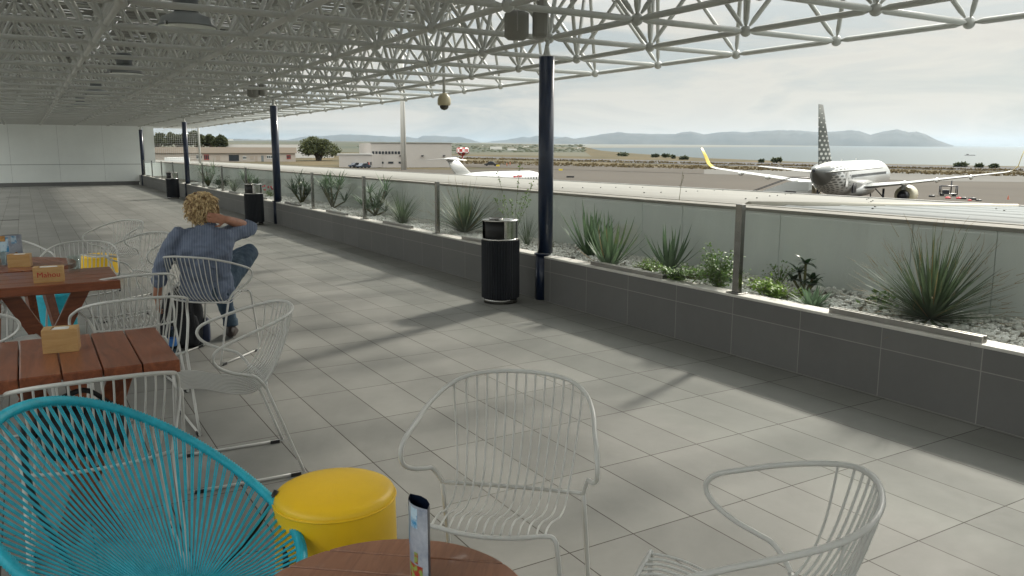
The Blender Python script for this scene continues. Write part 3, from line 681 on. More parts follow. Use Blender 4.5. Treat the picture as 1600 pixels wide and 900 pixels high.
for y,lab in ((8.3,'nearest pendant lamp under the canopy, cut by the top edge'),(13.7,'second pendant lamp from the viewer in the canopy'),(19.2,'third pendant lamp from the viewer in the canopy'),(24.6,'fourth pendant lamp from the viewer in the canopy'),(30.0,'farthest pendant lamp close to the end wall')): lamp(y,lab)
# loudspeakers by the columns and the dome camera
m_spk=mat('speaker grey',(.22,.22,.20),.5);m_cream=mat('cream plastic',(.42,.37,.24),.4)
for i,(px,d,lab1,lab2) in enumerate((((808,40),6.6,'rounded loudspeaker hanging left of the nearest column head','box loudspeaker hanging above the nearest column head'),((396,143),16.2,'rounded loudspeaker by the second column head','box loudspeaker above the second column head'))):
    q=atd(*px,d);t=empty('loudspeaker',V(q),R(-30),lab1,'loudspeaker',group='loudspeakers at the column heads')
    m=MB();rings=[]
    for yy,s in ((-.10,.75),(-.07,.95),(0,1),(.05,.97),(.09,.8)):
        rings.append([(yy,.075*s*math.copysign(abs(math.cos(a))**.6,math.cos(a)),.115*s*math.copysign(abs(math.sin(a))**.6,math.sin(a))) for a in [2*PI*k/24 for k in range(24)]])
    m.loft(rings);m.build('cabinet',m_spk,t)
    m=MB();m.tube(cr_spline([(0,-.085,-.05),(.0,-.11,0),(0,-.085,.08),(0,0,.15),(0,0,.32)],5),.006,6);m.build('bracket',m_alu,t)
    q=atd(px[0]+36*6.6/d,px[1]-2,d+.05);t=empty('loudspeaker',V(q),R(-30),lab2,'loudspeaker',group='loudspeakers at the column heads')
    m=MB();m.box((0,0,0),(.12,.17,.22));m.build('cabinet',m_spk,t,bevel=.03)
    m=MB();m.box((0,0,.2),(.05,.08,.2));m.build('bracket',m_alu,t)
q=atd(694,160,12.6);t=empty('dome_camera',V(q),0,'cream dome camera hanging below the canopy edge','camera')
m=MB();m.lathe([(.02,.14),(.05,.13),(.075,.10),(.095,.06),(.1,.02),(.1,-.02),(.09,-.045),(0,-.045)],n=28);m.build('housing',m_cream,t)
m=MB();m.lathe([(.07,-.045),(.065,-.08),(.045,-.105),(0,-.118)],n=24);m.build('dome',mat('smoked dome',(.05,.045,.035),.1),t)
m=MB();m.cyl((0,0,.13),(0,0,1.25),.022,10);m.build('stem',m_tube,t)
# floor drain slots
for px,lab in (((19,308),'small dark floor drain slot farthest up the terrace'),((15,344),'dark floor drain slot nearer the tables')):
    q=onz(*px,0);m=MB();m.box((q[0],q[1],.004),(.35,.05,.006));tag(m.build('floor_drain',m_black),lab,'drain')
# ---------------------------------------------------------------- mesh fence at the far end
t=empty('wire_mesh_fence',(0,39.3,0),0,'square wire mesh fence between the end wall and a white post','fence')
m=MB()
for i in range(22): x=5.1+i*.083;m.cyl((x,0,.95),(x,0,2.9),.004,4)
for i in range(24): z=.97+i*.083;m.cyl((5.05,0,z),(6.9,0,z),.004,4)
m.build('mesh',m_tube,t)
m=MB();m.cyl((6.92,0,.9),(6.92,0,3.0),.045,10);m.build('post',m_tube,t)
#INSERT3
# ---------------------------------------------------------------- planter plants
PB_=.39
def blade(m,base,az,tilt,L_,w,droop=.3,seg=5,fold=.35,mi=0,twist=0):
    # tilt = angle from vertical at the base; droop bends it further outwards
    d=Vector((math.cos(az),math.sin(az),0));side=Vector((-math.sin(az),math.cos(az),0))
    p=Vector(base);vs=[];th=tilt
    for k in range(seg+1):
        t=k/seg;ww=w*(1-.15*t)*(1-t**2.2)+.0004
        ww*= (.7+.6*min(t*4,1)*.5)
        dirv=d*math.sin(th)+Vector((0,0,1))*math.cos(th);nrm=d*math.cos(th)-Vector((0,0,1))*math.sin(th)
        vs+= [p-side*ww/2-nrm*(-fold*ww*.5),p-nrm*0+nrm*(fold*ww*.2),p+side*ww/2+nrm*(fold*ww*.5)]
        p=p+dirv*(L_/seg);th+=droop/seg
    fs=[]
    for k in range(seg): fs+= [(k*3,k*3+1,k*3+4,k*3+3),(k*3+1,k*3+2,k*3+5,k*3+4)]
    m.add(vs,fs,mi,True)
def leaf(m,p,d,up,l,w,mi=0):
    d=Vector(d).normalized();s=d.cross(Vector(up));s=s.normalized() if s.length>1e-4 else d.orthogonal().normalized();n=s.cross(d)
    p=Vector(p);m.add([p,p+d*l*.35+s*w*.5-n*w*.1,p+d*l*.7+s*w*.35-n*w*.15,p+d*l-n*w*.3,p+d*l*.7-s*w*.35-n*w*.15,p+d*l*.35-s*w*.5-n*w*.1],[(0,1,2,3),(0,3,4,5)],mi,True)
mg_y=leafmat('sotol leaf green',(.055,.09,.045),(.135,.18,.10),4)
mg_dry=leafmat('dry leaf tip',(.28,.19,.08),(.36,.27,.13),8)
mg_al=leafmat('aloe green',(.07,.13,.065),(.15,.225,.12),5)
mg_ag=leafmat('pale agave green',(.12,.20,.12),(.22,.32,.19),5)
mg_dk=leafmat('dark glossy green',(.014,.04,.016),(.045,.09,.032),5,.3)
mg_lt=leafmat('fresh yellow green',(.19,.32,.04),(.30,.44,.08),6)
mg_md=leafmat('mid green leaf',(.085,.17,.03),(.18,.30,.065),6)
m_stem=mat('plant stem',(.12,.12,.05),.8,var=.3,scale=20);m_flower=mat('flower red',(.5,.03,.05),.6)
def rosette(name,lab,x,y,n,L_,w,tmin,tmax,droop,mt,seed,z=PB_,rand=.25,dry=0,cat='plant',tp=1.0,h0=0):
    random.seed(seed);m=MB()
    for i in range(n):
        az=i*2.39996+random.uniform(-.2,.2);f=(i+.5)/n;tilt=tmin+(tmax-tmin)*f**tp+random.uniform(-.08,.08)
        blade(m,(x+.02*math.cos(az),y+.02*math.sin(az),z+h0*(1-f)),az,tilt,L_*(1-.25*abs(f-.45))*random.uniform(1-rand,1+rand*.4),w*random.uniform(.8,1.2),droop*random.uniform(.4,1.5),mi=1 if (dry and random.random()<dry) else 0)
    return tag(m.build(name,[mt,mg_dry]),lab,cat)
def spiky(x,y,n,L_,w,lab,seed,tmax=1.75):
    # stiff ball of narrow blades, green with straw coloured tips
    random.seed(seed);t=empty('sotol_plant',(x,y,PB_),0,lab,'plant');m=MB();td=MB()
    for i in range(n):
        az=i*2.39996;f=(i+.5)/n;tilt=.05+tmax*f**.72*.85+random.uniform(-.1,.1);l=L_*random.uniform(.72,1.05)*(1-.12*f)
        ca,sa=math.cos(az),math.sin(az);dr=random.uniform(-.05,.22)+.12*f
        b=(.015*ca,.015*sa,.02);blade(m,b,az,tilt,l,w*random.uniform(.8,1.25),dr,seg=5)
        if random.random()<.75:
            # dried curled tip continuing the blade
            p=Vector(b);th=tilt
            for k in range(5): p+=Vector((ca*math.sin(th),sa*math.sin(th),math.cos(th)))*l/5;th+=dr/5
            th+=random.uniform(-.3,.3);q=p-Vector((ca*math.sin(th),sa*math.sin(th),math.cos(th)))*.05*L_
            e=q+Vector((ca*math.sin(th),sa*math.sin(th),math.cos(th)))*L_*random.uniform(.08,.2);td.tube([q,(q+e)/2,e+Vector((random.uniform(-.02,.02),random.uniform(-.02,.02),.01))],[.0016,.0012,.0004],4,caps=False)
        if random.random()<.16:
            blade(td,b,az+.03,tilt+.03,l*.95,w*.5,dr,seg=4)
    m.build('leaves',mg_y,t);td.build('dry_tips',mg_dry,t);return t
spiky(4.90,2.98,240,.60,.020,'large spiky sotol with straw coloured leaf tips, second from the right edge',21,1.7)
spiky(4.95,1.93,130,.50,.017,'spiky sotol cut off by the right edge of the picture',22,1.75)
spiky(4.92,9.45,170,.72,.02,'spiky sotol just left of the nearest litter bin',23,1.45)
rosette('agave','small pale green agave at the foot of the dark leafy plant',4.64,3.68,34,.19,.035,.1,1.35,.5,mg_ag,31,rand=.15,tp=.8)
rosette('aloe','large upright aloe just right of the nearest column',4.66,6.02,34,.54,.046,.05,1.15,-.25,mg_al,32,dry=.06,rand=.3)
rosette('aloe','upright aloe behind the large one, right of the nearest column',4.98,6.75,30,.60,.05,.05,.95,-.1,mg_al,33,rand=.25)
rosette('aloe','aloe with a tall bare flower stalk growing beside it',5.02,5.58,28,.44,.038,.05,1.1,-.2,mg_al,34,rand=.3)
rosette('aloe','small grey green aloe left of the steel post',4.86,4.72,14,.26,.035,.1,1.0,.3,mg_ag,35,rand=.2)
rosette('grass_tuft','arching pale grass tuft behind the third glass post',4.76,11.15,150,.66,.010,.1,1.15,.75,mg_y,36,rand=.3)
rosette('grass_tuft','thin grass tuft behind the nearest litter bin',4.95,7.95,50,.42,.006,.02,.7,.35,mg_y,46,rand=.3)
for i,(x,y,h,l,lab) in enumerate(((5.02,12.9,.26,.46,'bushy tree aloe behind the glass, first beyond the grass tuft'),(4.98,15.0,.28,.50,'bushy tree aloe in the middle of the planter, wider than its neighbours'),(4.90,16.75,.26,.44,'dark bushy aloe just right of the second column'),(4.95,21.3,.25,.42,'arching aloe behind the second litter bin'),(4.82,26.3,.3,.42,'dark shrub like aloe beyond the third column'))):
    random.seed(50+i);t=empty('tree_aloe',(x,y,PB_),0,lab,'plant',group='bushy aloes in the planting bed');m=MB();st=MB()
    for k in range(11):
        a=k*2.4+i;r=.24*math.sqrt(k/11+.05);cx,cy,cz=r*math.cos(a),r*math.sin(a),h*random.uniform(.3,1.7);st.tube([(0,0,0),(cx,cy,cz)],.014,6)
        for j in range(16):
            az=j*2.39996;blade(m,(cx,cy,cz),az,random.uniform(.3,1.5),l*1.0*random.uniform(.55,.95),.026,random.uniform(.2,1.2),seg=4)
    m.build('leaves',mg_al if i not in (2,) else mg_dk,t);st.build('stem',m_stem,t)
# tall bare stalk
m=MB();b=onz(1052,400,.42);tp=atd(1067,268,math.hypot(b[0],b[1]));m.tube([V(b),V(b*.5+tp*.5)+Vector((.0,.01,0)),V(tp)],[.004,.003,.002],6)
for k in range(6): m.ball(tuple(V(b*.05+tp*.95)+Vector((random.uniform(-.01,.01),random.uniform(-.02,.02),-.02*k))),.006,5,4)
tag(m.build('flower_stalk',m_stem),'tall thin bare flower stalk rising above the aloe into the view','flower stalk')
def bushy(name,lab,x,y,rx,ry,h,n,ls,mt,seed,stems=14,lean=0,z=PB_,cat='plant',spray=False):
    random.seed(seed);t=empty(name,(x,y,z),0,lab,cat);m=MB();st=MB()
    for k in range(stems):
        a=random.random()*6.28;r=random.random()**.5;e=Vector((rx*r*math.cos(a),ry*r*math.sin(a),h*random.uniform(.45,1)*(1-.45*r)))
        mid=e*.5+Vector((0,0,.12*h));sp=cr_spline([(0,0,0),mid*.6,mid,e],4);st.tube(sp,.0022,4,caps=False)
        for j in range(n//stems):
            q=sp[random.randrange(2,len(sp))];p=q+Vector((random.uniform(-1,1),random.uniform(-1,1),random.uniform(-.6,.9)))*ls*1.3
            if p.z<.004:p.z=.006
            leaf(m,p,(random.uniform(-1,1),random.uniform(-1,1),random.uniform(-.3,.9)),(random.uniform(-.5,.5),random.uniform(-.5,.5),1),ls*random.uniform(.6,1.2),ls*.55)
    m.build('leaves',mt,t);st.build('stem',m_stem,t);return t
bushy('leafy_shrub','fresh green small leaved shrub pressed against the steel post',4.60,4.56,.16,.28,.42,1300,.032,mg_md,61,26)
bushy('trailing_plant','green trailing plant spilling over the parapet cap left of the steel post',4.46,4.88,.07,.46,.13,1100,.028,mg_md,62,22,z=.44)
bushy('leafy_shrub','thin stemmed shrub right of the aloe with the tall stalk',4.85,4.98,.12,.28,.22,500,.022,mg_md,66,18)
bushy('ground_cover_plant','low yellow green clump right of the steel post',4.66,4.02,.15,.36,.17,1500,.03,mg_lt,63,26)
bushy('leafy_shrub','sparse brownish green twiggy shrub against the white wall right of the steel post',5.15,4.42,.14,.22,.26,240,.026,mg_md,64,14)
bushy('ground_cover_plant','feathery light green clump at the foot of the aloe with the tall stalk',4.72,5.5,.12,.22,.16,700,.018,mg_lt,65,24)
bushy('low_plant','small notched leaf plant under the large sotol',5.05,3.45,.1,.14,.12,120,.05,mg_md,67,10)
# dark drooping succulent
random.seed(70);t=empty('spurge_plant',(4.96,4.02,PB_),0,'dark glossy plant with drooping broad leaves against the white wall','plant');m=MB();st=MB()
for (cx,cy,cz) in ((0,0,.25),(.05,-.03,.13),(-.05,.06,.12),(.03,.08,.17),(-.02,-.09,.1)):
    st.tube([(0,0,0),(cx*.6,cy*.6,cz*.6),(cx,cy,cz)],.010,7)
    for j in range(11): az=j*2.4+cx*30;blade(m,(cx,cy,cz),az,random.uniform(.5,1.5),random.uniform(.10,.15),.042,1.1,seg=4,fold=.15)
m.build('leaves',mg_dk,t);st.build('stem',m_stem,t)
# tall weed behind the bin
random.seed(71);t=empty('tall_weed',(4.92,8.2,PB_),0,'tall leggy flowering weed rising behind the nearest litter bin','plant');m=MB();st=MB();fl=MB()
for k in range(9):
    a=k*2.4;tip=Vector((.18*math.cos(a),.30*math.sin(a),random.uniform(.45,.92)));sp=cr_spline([(0,0,0),tip*.4+Vector((0,0,.06)),tip*.8,tip],4);st.tube(sp,.0025,4,caps=False)
    for j in range(44):
        q=sp[random.randrange(1,len(sp))];leaf(m,q,(random.uniform(-1,1),random.uniform(-1,1),random.uniform(-.4,.6)),(0,0,1),random.uniform(.025,.055),.018)
    for j in range(4): fl.ball(tuple(tip+Vector((random.uniform(-.03,.03),random.uniform(-.03,.03),random.uniform(-.02,.03)))),.008,6,4)
m.build('leaves',mg_md,t);st.build('stem',m_stem,t);fl.build('seed_heads',mg_lt,t)
random.seed(72);t=bushy('flowering_plant','small red flowered plant left of the second column',5.0,19.6,.2,.35,.22,300,.04,mg_md,73,14)
m=MB()
for k in range(14): m.ball((random.uniform(-.15,.15),random.uniform(-.3,.3),random.uniform(.15,.26)),.022,6,4)
m.build('flower',m_flower,t)
bushy('leafy_shrub','dark shrub seen through the glass beyond the third column',4.85,24.6,.3,.6,.5,500,.07,mg_dk,74,18)
rosette('grass_tuft','thin arching grass beside the fourth glass post from the second column',4.8,22.6,60,.55,.012,.1,1.0,.6,mg_y,75)

# ---------------------------------------------------------------- airfield: trees
m_trunk=mat('tree bark',(.10,.08,.06),.9,var=.25,scale=3)
m_cr1=leafmat('far tree foliage',(.035,.045,.018),(.085,.095,.04),.35,.7,.15)
m_cr2=leafmat('olive tree foliage',(.045,.055,.018),(.10,.11,.04),.35,.7,.15)
def tree(u0,u1,vtop,vbase,name,lab,seed,n=2600,mt=None,ls=.5,group=None,lobes=16,flat=.5,trunks=3,zb=.45):
    random.seed(seed);b=gr((u0+u1)/2,vbase);dist=math.hypot(b[0],b[1]);ppm=F/ (dist*math.cos(math.atan(((u0+u1)/2-800)/F)))
    W=(u1-u0)/ppm/2;Ht=(vbase-vtop)/ppm
    t=empty(name,V(b),0,lab,'tree',group);m=MB();tr=MB()
    dr=math.atan2(b[0],b[1])
    L_=[]
    for k in range(lobes):
        a=random.random()*6.28;r=math.sqrt(random.random())*.78;x=r*math.cos(a)*W;y=r*math.sin(a)*W*.8;z=Ht*(zb+(.86-zb)*(1-r*r)*random.uniform(.4,1.05))
        L_.append((Vector((x,y,z)),W*random.uniform(.18,.38)))
    for c,rr in L_:
        tr.tube([(random.uniform(-.1,.1)*W,0,0) if trunks>1 else (0,0,0),(c.x*.35,c.y*.35,Ht*.3),tuple(c)],[Ht*.035,Ht*.025,Ht*.008],5,caps=False)
        for j in range(n//lobes):
            v=Vector((random.gauss(0,1),random.gauss(0,1),random.gauss(0,1))).normalized()*rr*random.uniform(.55,1.08);v.z*=flat+.2
            p=c+v
            if p.z<Ht*.06: continue
            leaf(m,p,(random.gauss(0,1),random.gauss(0,1),random.gauss(0,.7)),(random.gauss(0,1),random.gauss(0,1),1),ls*random.uniform(.6,1.3),ls*.7)
    m.build('crown',mt or m_cr1,t);tr.build('trunk',m_trunk,t);return t
tree(466,530,211,251,'round_tree','large round dark tree standing alone left of the hangar',81,11000,m_cr2,.65,lobes=34,zb=.16)
for u0,u1,vt,vb,lab,sd in ((228,262,205,231,'leftmost crown in the row of trees behind the long low building, beside the end wall',82),(258,306,204,232,'broad tree crown second from the left behind the long low building',83),(294,330,202.5,232,'tallest tree crown behind the long low building, seen through the mesh',84),(322,340,206,232,'dark narrow tree behind the long low building, next to the mesh post',85),(334,357,209,233,'rightmost drooping tree behind the long low building',86)):
    tree(u0,u1,vt,vb+14,'spreading_tree',lab,sd,6500,m_cr1,1.0,'trees behind the long low building',flat=.55)
for u0,u1,vt,vb,sd,lab in ((1018,1030,241.5,245,91,'small dark coastal bush, leftmost of those above the shore'),(1034,1046,240.5,246,92,'coastal bush just right of the leftmost one in the shore group'),(1046,1056,243,247,93,'low coastal bush in the middle of the shore group'),(1062,1076,245,248.5,94,'flat coastal bush right of the shore group'),(1186,1194,250,253.5,95,'tiny coastal bush left of the dark clump near the tail plane'),(1205,1222,247,254,96,'dark coastal clump on the shore left of the tail fin'),(1488,1512,255.5,260,97,'low dark shrub patch on the shore right of the aircraft'),(1524,1536,257.5,261,98,'low shore shrubs in the middle of the right group'),(1546,1560,257.5,262,99,'rightmost dark shrub on the shore above the wing'),(960,985,240,243,100,'low coastal scrub at the head of the bay')):
    tree(u0,u1,vt,vb+1,'coastal_bush',lab,sd,420,m_cr1,.9,'bushes along the shore',lobes=9,trunks=1)
# scrub tufts on dry grass, uncountable
random.seed(101);m=MB()
for i in range(2600):
    u=random.uniform(640,1600);base=249+(u-700)*.0225
    v=base+random.choice((random.uniform(2.5,7),random.uniform(-2.5,-1)));b=gr(u,v);s=random.uniform(.25,.8)
    for k in range(3): leaf(m,(b[0]+random.uniform(-s,s),b[1]+random.uniform(-s,s),b[2]),(random.gauss(0,1),random.gauss(0,1),.8),(0,1,.3),s*1.2,s)
tag(m.build('dry_scrub',leafmat('dry scrub',(.10,.075,.035),(.16,.12,.06),.2,.8,.1)),'dry scrub and tufts over the airfield grass','scrub',kind='stuff')
random.seed(102);m=MB()
for i in range(420):
    u=random.uniform(560,915);v=random.uniform(226.5,238) if u>720 else random.uniform(226,236);b=gr(u,v);s=random.uniform(.5,1.5)*math.hypot(b[0],b[1])/900
    m.ball((b[0],b[1],b[2]+s*.3),s,6,4,sc=(1.9,1.9,.4))
tag(m.build('far_scrub',m_cr1),'dark scrub dotted over the far coastal plain','scrub',kind='stuff')
# far white farm buildings
random.seed(103);m_fw=mat('far whitewash',(.6,.58,.54),.8)
fb=[(775,233.5,9,3.2,'long pale farm shed right of the red and white tower'),(800,235,7,2,'low white shed right of the long pale farm shed'),(757,228.3,3,1.2,'tiny white farmhouse on the plain above the tower'),(822,229.5,4,1,'tiny white building on the plain left of the nearest column'),(905,232,3,1,'tiny white building on the plain right of the nearest column'),(360,219.6,4,1.5,'white dot of a building on the plain beyond the long low building'),(640,231,3,1,'small white shed left behind the hangar')]
for (u,v,w,h,lab) in fb:
    b=gr(u,v);d=math.hypot(b[0],b[1]);s=d/F;m=MB();rz=-math.atan2(b[0],b[1]);m.box((0,0,h*s/2),(w*2*s,w*s,h*s));m.add([(-w*s,-w*s/2,h*s),(w*s,-w*s/2,h*s),(w*s,w*s/2,h*s),(-w*s,w*s/2,h*s),(-w*s,0,h*s*1.4),(w*s,0,h*s*1.4)],[(0,1,5,4),(2,3,4,5),(0,4,3),(1,2,5)],1)
    tag(m.build('farm_building',[m_fw,m_roofA],loc=V(b),rz=rz),lab,'building','tiny far farm buildings')
# ---------------------------------------------------------------- long low building
def face_frame(p0,p1):
    a=V(p0);b=V(p1);d=(b-a);l=math.hypot(d.x,d.y);rz=math.atan2(d.y,d.x);return a,l,rz
m_pink=mat('pale pinkish render',(.40,.35,.30),.85,var=.05,scale=.2)
m_pinkd=mat('render parapet band',(.36,.30,.245),.85,var=.04)
m_win=mat('window glass dark',(.03,.035,.04),.5,spec=.15);m_frw=mat('white window frame',(.6,.6,.57),.5);m_rdoor=mat('red door',(.35,.06,.05),.6)
a,l,rz=face_frame(gr(200,253.5),gr(462,252.5))
k_=l/262.
t=empty('long_low_building',a,rz,'long low pale pink building with a flat roof behind the terrace','building')
s_=math.hypot(a.x+20,a.y)*math.cos(R(17))/F
def hh(px): return px*s_
m=MB();m.b2(0,l,0,14,0,hh(13.2));m.build('wall',m_pink,t)
m=MB();m.b2(-.4,l+.4,-.5,14.4,hh(13.2),hh(22));m.build('roof',m_pinkd,t)
m=MB();m.b2(-.5,l+.5,-.62,-.4,hh(13),hh(13.8));m.build('eave_strip',mat('eave strip',(.3,.25,.2),.7),t)
def X(u): return (u-200)*k_
for u0,u1,v0,v1,kd in ((281,288,3.5,9,'w'),(302,311,4,11,'w'),(314,322,3,11,'r'),(333,339,2,9.5,'p'),(353,369,1.5,10.5,'d'),(375,381,3.5,9,'w'),(387,393,4,9,'p'),(395,399,.5,9,'p'),(405,409,.5,9.5,'d2'),(414,424,4.5,10,'w'),(447,454,4,10.5,'r')):
    nm='window' if kd in 'wr' else 'door'
    f=MB();f.b2(X(u0),X(u1),-.12,.02,hh(v0),hh(v1));fo=f.build(nm,{'w':m_frw,'r':m_rdoor,'p':m_pinkd,'d':m_win,'d2':m_roofB}[kd],t)
    if kd in 'wr':
        n=3
        for i in range(n):
            g=MB();w=(X(u1)-X(u0))/n;g.b2(X(u0)+w*i+w*.14,X(u0)+w*(i+1)-w*.14,-.16,-.11,hh(v0)+.25,hh(v1)-.25);g.build('pane',m_win,fo)
# warehouses roof behind
a2=gr(352,247);tag((lambda mm:(mm.b2(-2,45,0,25,0,5.6),mm.build('storage_shed',mat('pale shed',(.55,.53,.5),.7),loc=V(a2),rz=rz))[1])(MB()),'pale flat roofed shed rising just behind the long low building','building')
# ---------------------------------------------------------------- hangar with low wing
a,l,rz=face_frame(gr(580,262),gr(706,261.5));k_=l/126.
t=empty('hangar_building',a,rz,'tall pale box hangar with a row of small high windows','building')
m_hang=mat('pale hangar panels',(.40,.37,.34),.8,var=.03,scale=.3)
m=MB();m.b2(0,l,0,22,0,37*k_);m.build('wall',m_hang,t)
m=MB();m.b2(-.2,l+.2,-.2,.1,36.6*k_,37.6*k_);m.build('roof_edge',m_roofA,t)
for i in range(9):
    f=MB();x0=(2+i*4.9)*k_;f.b2(x0,x0+3.3*k_,-.1,.02,20.5*k_,24.5*k_);f.build('window',m_win,t)
for u,w in ((26,8),(42,5.5),(16,3)):
    f=MB();f.b2(u*k_,(u+w)*k_,-.1,.02,6*k_,9*k_);f.build('window',m_win,t)
for u in (78,112,44):
    f=MB();f.b2(u*k_,(u+3)*k_,-.8,.02,18*k_,18.8*k_);f.cyl((u*k_,-.8,18.5*k_),(u*k_,-.8,16.6*k_),.25,6);f.build('wall_lamp',m_black,t)
m=MB();m.cyl((48*k_,-.1,10*k_),(48*k_,-.1,56*k_),.05,5);m.build('aerial',m_black,t)
a,l,rz=face_frame(gr(530,261.3),gr(582,262.6));kx=l/52.;k2=math.hypot(a.x,a.y)*.98/F
m_=0
t=empty('low_annex_building',a,rz,'low white annex left of the box hangar with a parked dark car in front','building')
m=MB();m.b2(0,l,0,9,0,20*k2);m.build('wall',m_hang,t)
m=MB();m.b2(-.3,l+.1,-.3,.2,19.5*k2,21*k2);m.build('roof_edge',m_frw,t)
for u in (44,49): f=MB();f.b2(u*kx,(u+1.8)*kx,-.08,.02,4*k2,8.5*k2);f.build('window',m_win,t)
f=MB();f.b2(46.2*kx,47.6*kx,-.08,.02,.2,8*k2);f.build('door',m_rdoor,t)
def car(u,v,rz,lab,mc):
    b=gr(u,v);t=empty('parked_car',V(b),rz,lab,'car',group='dark cars parked by the annex')
    m=MB();P=[(-2.1,.35),(-2.05,.75),(-1.2,.9),(-.7,1.4),(.7,1.42),(1.4,.92),(2.1,.75),(2.15,.35)]
    n=len(P);vs=[(p[0],-.85,p[1]) for p in P]+[(p[0],.85,p[1]) for p in P];m.add(vs,[tuple(range(n))[::-1],tuple(range(n,2*n))]+[(i,(i+1)%n,n+(i+1)%n,n+i) for i in range(n)]);m.build('body',mc,t,bevel=.06)
    m=MB();P=[(-1.05,.93),(-.62,1.33),(.62,1.35),(1.2,.95)];vs=[(p[0],-.86,p[1]) for p in P]+[(p[0],.86,p[1]) for p in P];m.add(vs,[(3,2,1,0),(4,5,6,7)]);m.build('side_window',m_win,t)
    for sx in (-1.3,1.3):
        for sy in (-.8,.8): m=MB();m.cyl((sx,sy-.1,.32),(sx,sy+.1,.32),.32,14);m.build('wheel',m_black,t)
for u,v,lab in ((543,261,'dark car parked leftmost before the annex'),(556,262,'dark blue car in the middle of the row before the annex'),(568,263,'dark car parked rightmost before the annex')):
    car(u,v,R(20),lab,mat('car paint',(.02,.03,.05),.3,coat=.5))
# apron light mast
b=gr(631,265.5);t=empty('light_mast',V(b),0,'tall pale tapered floodlight mast before the hangar, passing up behind the canopy','light mast')
m=MB();m.tube([(0,0,0),(0,0,15),(0,0,34)],[.78,.62,.45],16);m.build('mast',mat('galvanised mast',(.50,.49,.45),.5),t)
m=MB();m.lathe([(.5,34),(1.6,34.2),(1.6,34.6),(.5,34.8)],n=12)
for k in range(8): m.box((1.7*math.cos(k*PI/4),1.7*math.sin(k*PI/4),34),(.6,.6,.5))
m.build('floodlight_head',m_alu,t)
m=MB();m.b2(-.02,.02,-.8,-.76,0,18);m.build('cable',m_black,t)
# radar shelter
m_rw=bpy.data.materials.new('red white checks');m_rw.use_nodes=True;q=m_rw.node_tree;ck=q.nodes.new('ShaderNodeTexChecker');ck.inputs['Scale'].default_value=.85;ck.inputs[1].default_value=(.45,.03,.03,1);ck.inputs[2].default_value=(.75,.73,.7,1)
tcx=q.nodes.new('ShaderNodeTexCoord');q.links.new(tcx.outputs['Object'],ck.inputs[0]);q.links.new(ck.outputs[0],q.nodes['Principled BSDF'].inputs['Base Color'])
b=gr(723,252);t=empty('radar_tower',V(b),0,'small red and white checkered tower left of the nearest column','tower')
s=math.hypot(b[0],b[1])/F
m=MB();m.lathe([(0,8*s),(5*s,9*s),(10*s,13*s),(10*s,19*s),(8.5*s,20.5*s),(0,21*s)],n=8,smooth=False);m.build('drum',m_rw,t)
m=MB();m.cyl((0,0,0),(0,0,9*s),1.6*s,8);m.build('stem',m_rw,t)
m=MB();m.lathe([(10*s,12*s),(13*s,12.3*s),(13*s,12.8*s),(10*s,13*s)],n=12);m.build('gallery',m_black,t)
# airfield signs
m_sy=mat('sign yellow',(.6,.45,.03),.6)
for u,v,w,lab in ((778,260.5,5,'small yellow taxiway sign board right of the white tail plane'),(876,267,6,'yellow taxiway sign board just right of the nearest column'),(891,278,12,'low dark marker board on the apron right of the nearest column')):
    b=gr(u,v);s=math.hypot(b[0],b[1])/F;m=MB();m.box((0,0,1.8*s),(w*s,.2,2.4*s));m.box((-w*s*.3,0,.3*s),(.1,.1,.6*s));m.box((w*s*.3,0,.3*s),(.1,.1,.6*s))
    tag(m.build('taxiway_sign',m_sy if 'yellow' in lab else m_black,loc=V(b),rz=-math.atan2(b[0],b[1])),lab,'sign')
for u,v,h,lab in ((792,260,5,'orange marker post on the taxiway edge left of the nearest column'),(797,258.5,5,'thin marker post behind the orange one on the taxiway edge')):
    b=gr(u,v);s=math.hypot(b[0],b[1])/F;m=MB();m.cyl((0,0,0),(0,0,h*s),.6*s if 'orange' in lab else .25*s,8);tag(m.build('marker_post',mat('marker orange',(.4,.12,.05),.7),loc=V(b)),lab,'marker post')
b=gr(767,259.5);car(767,259.5,R(-30),'lone dark service car on the taxiway beyond the white tail plane',mat('car paint dark',(.02,.02,.022),.3))
# boat
b=gr(1515,243,27.8);s=math.hypot(b[0],b[1])/F;m=MB();m.prism([(-6*s,-1*s),(4*s,-1*s),(7*s,0),(4*s,1*s),(-6*s,1*s)],0,.9*s);m.b2(-4*s,-1*s,-.7*s,.7*s,.9*s,2*s);tag(m.build('ship',mat('ship hull',(.2,.19,.18),.6),loc=V(b),rz=-R(55)),'tiny ship out on the sea near the right edge','ship')
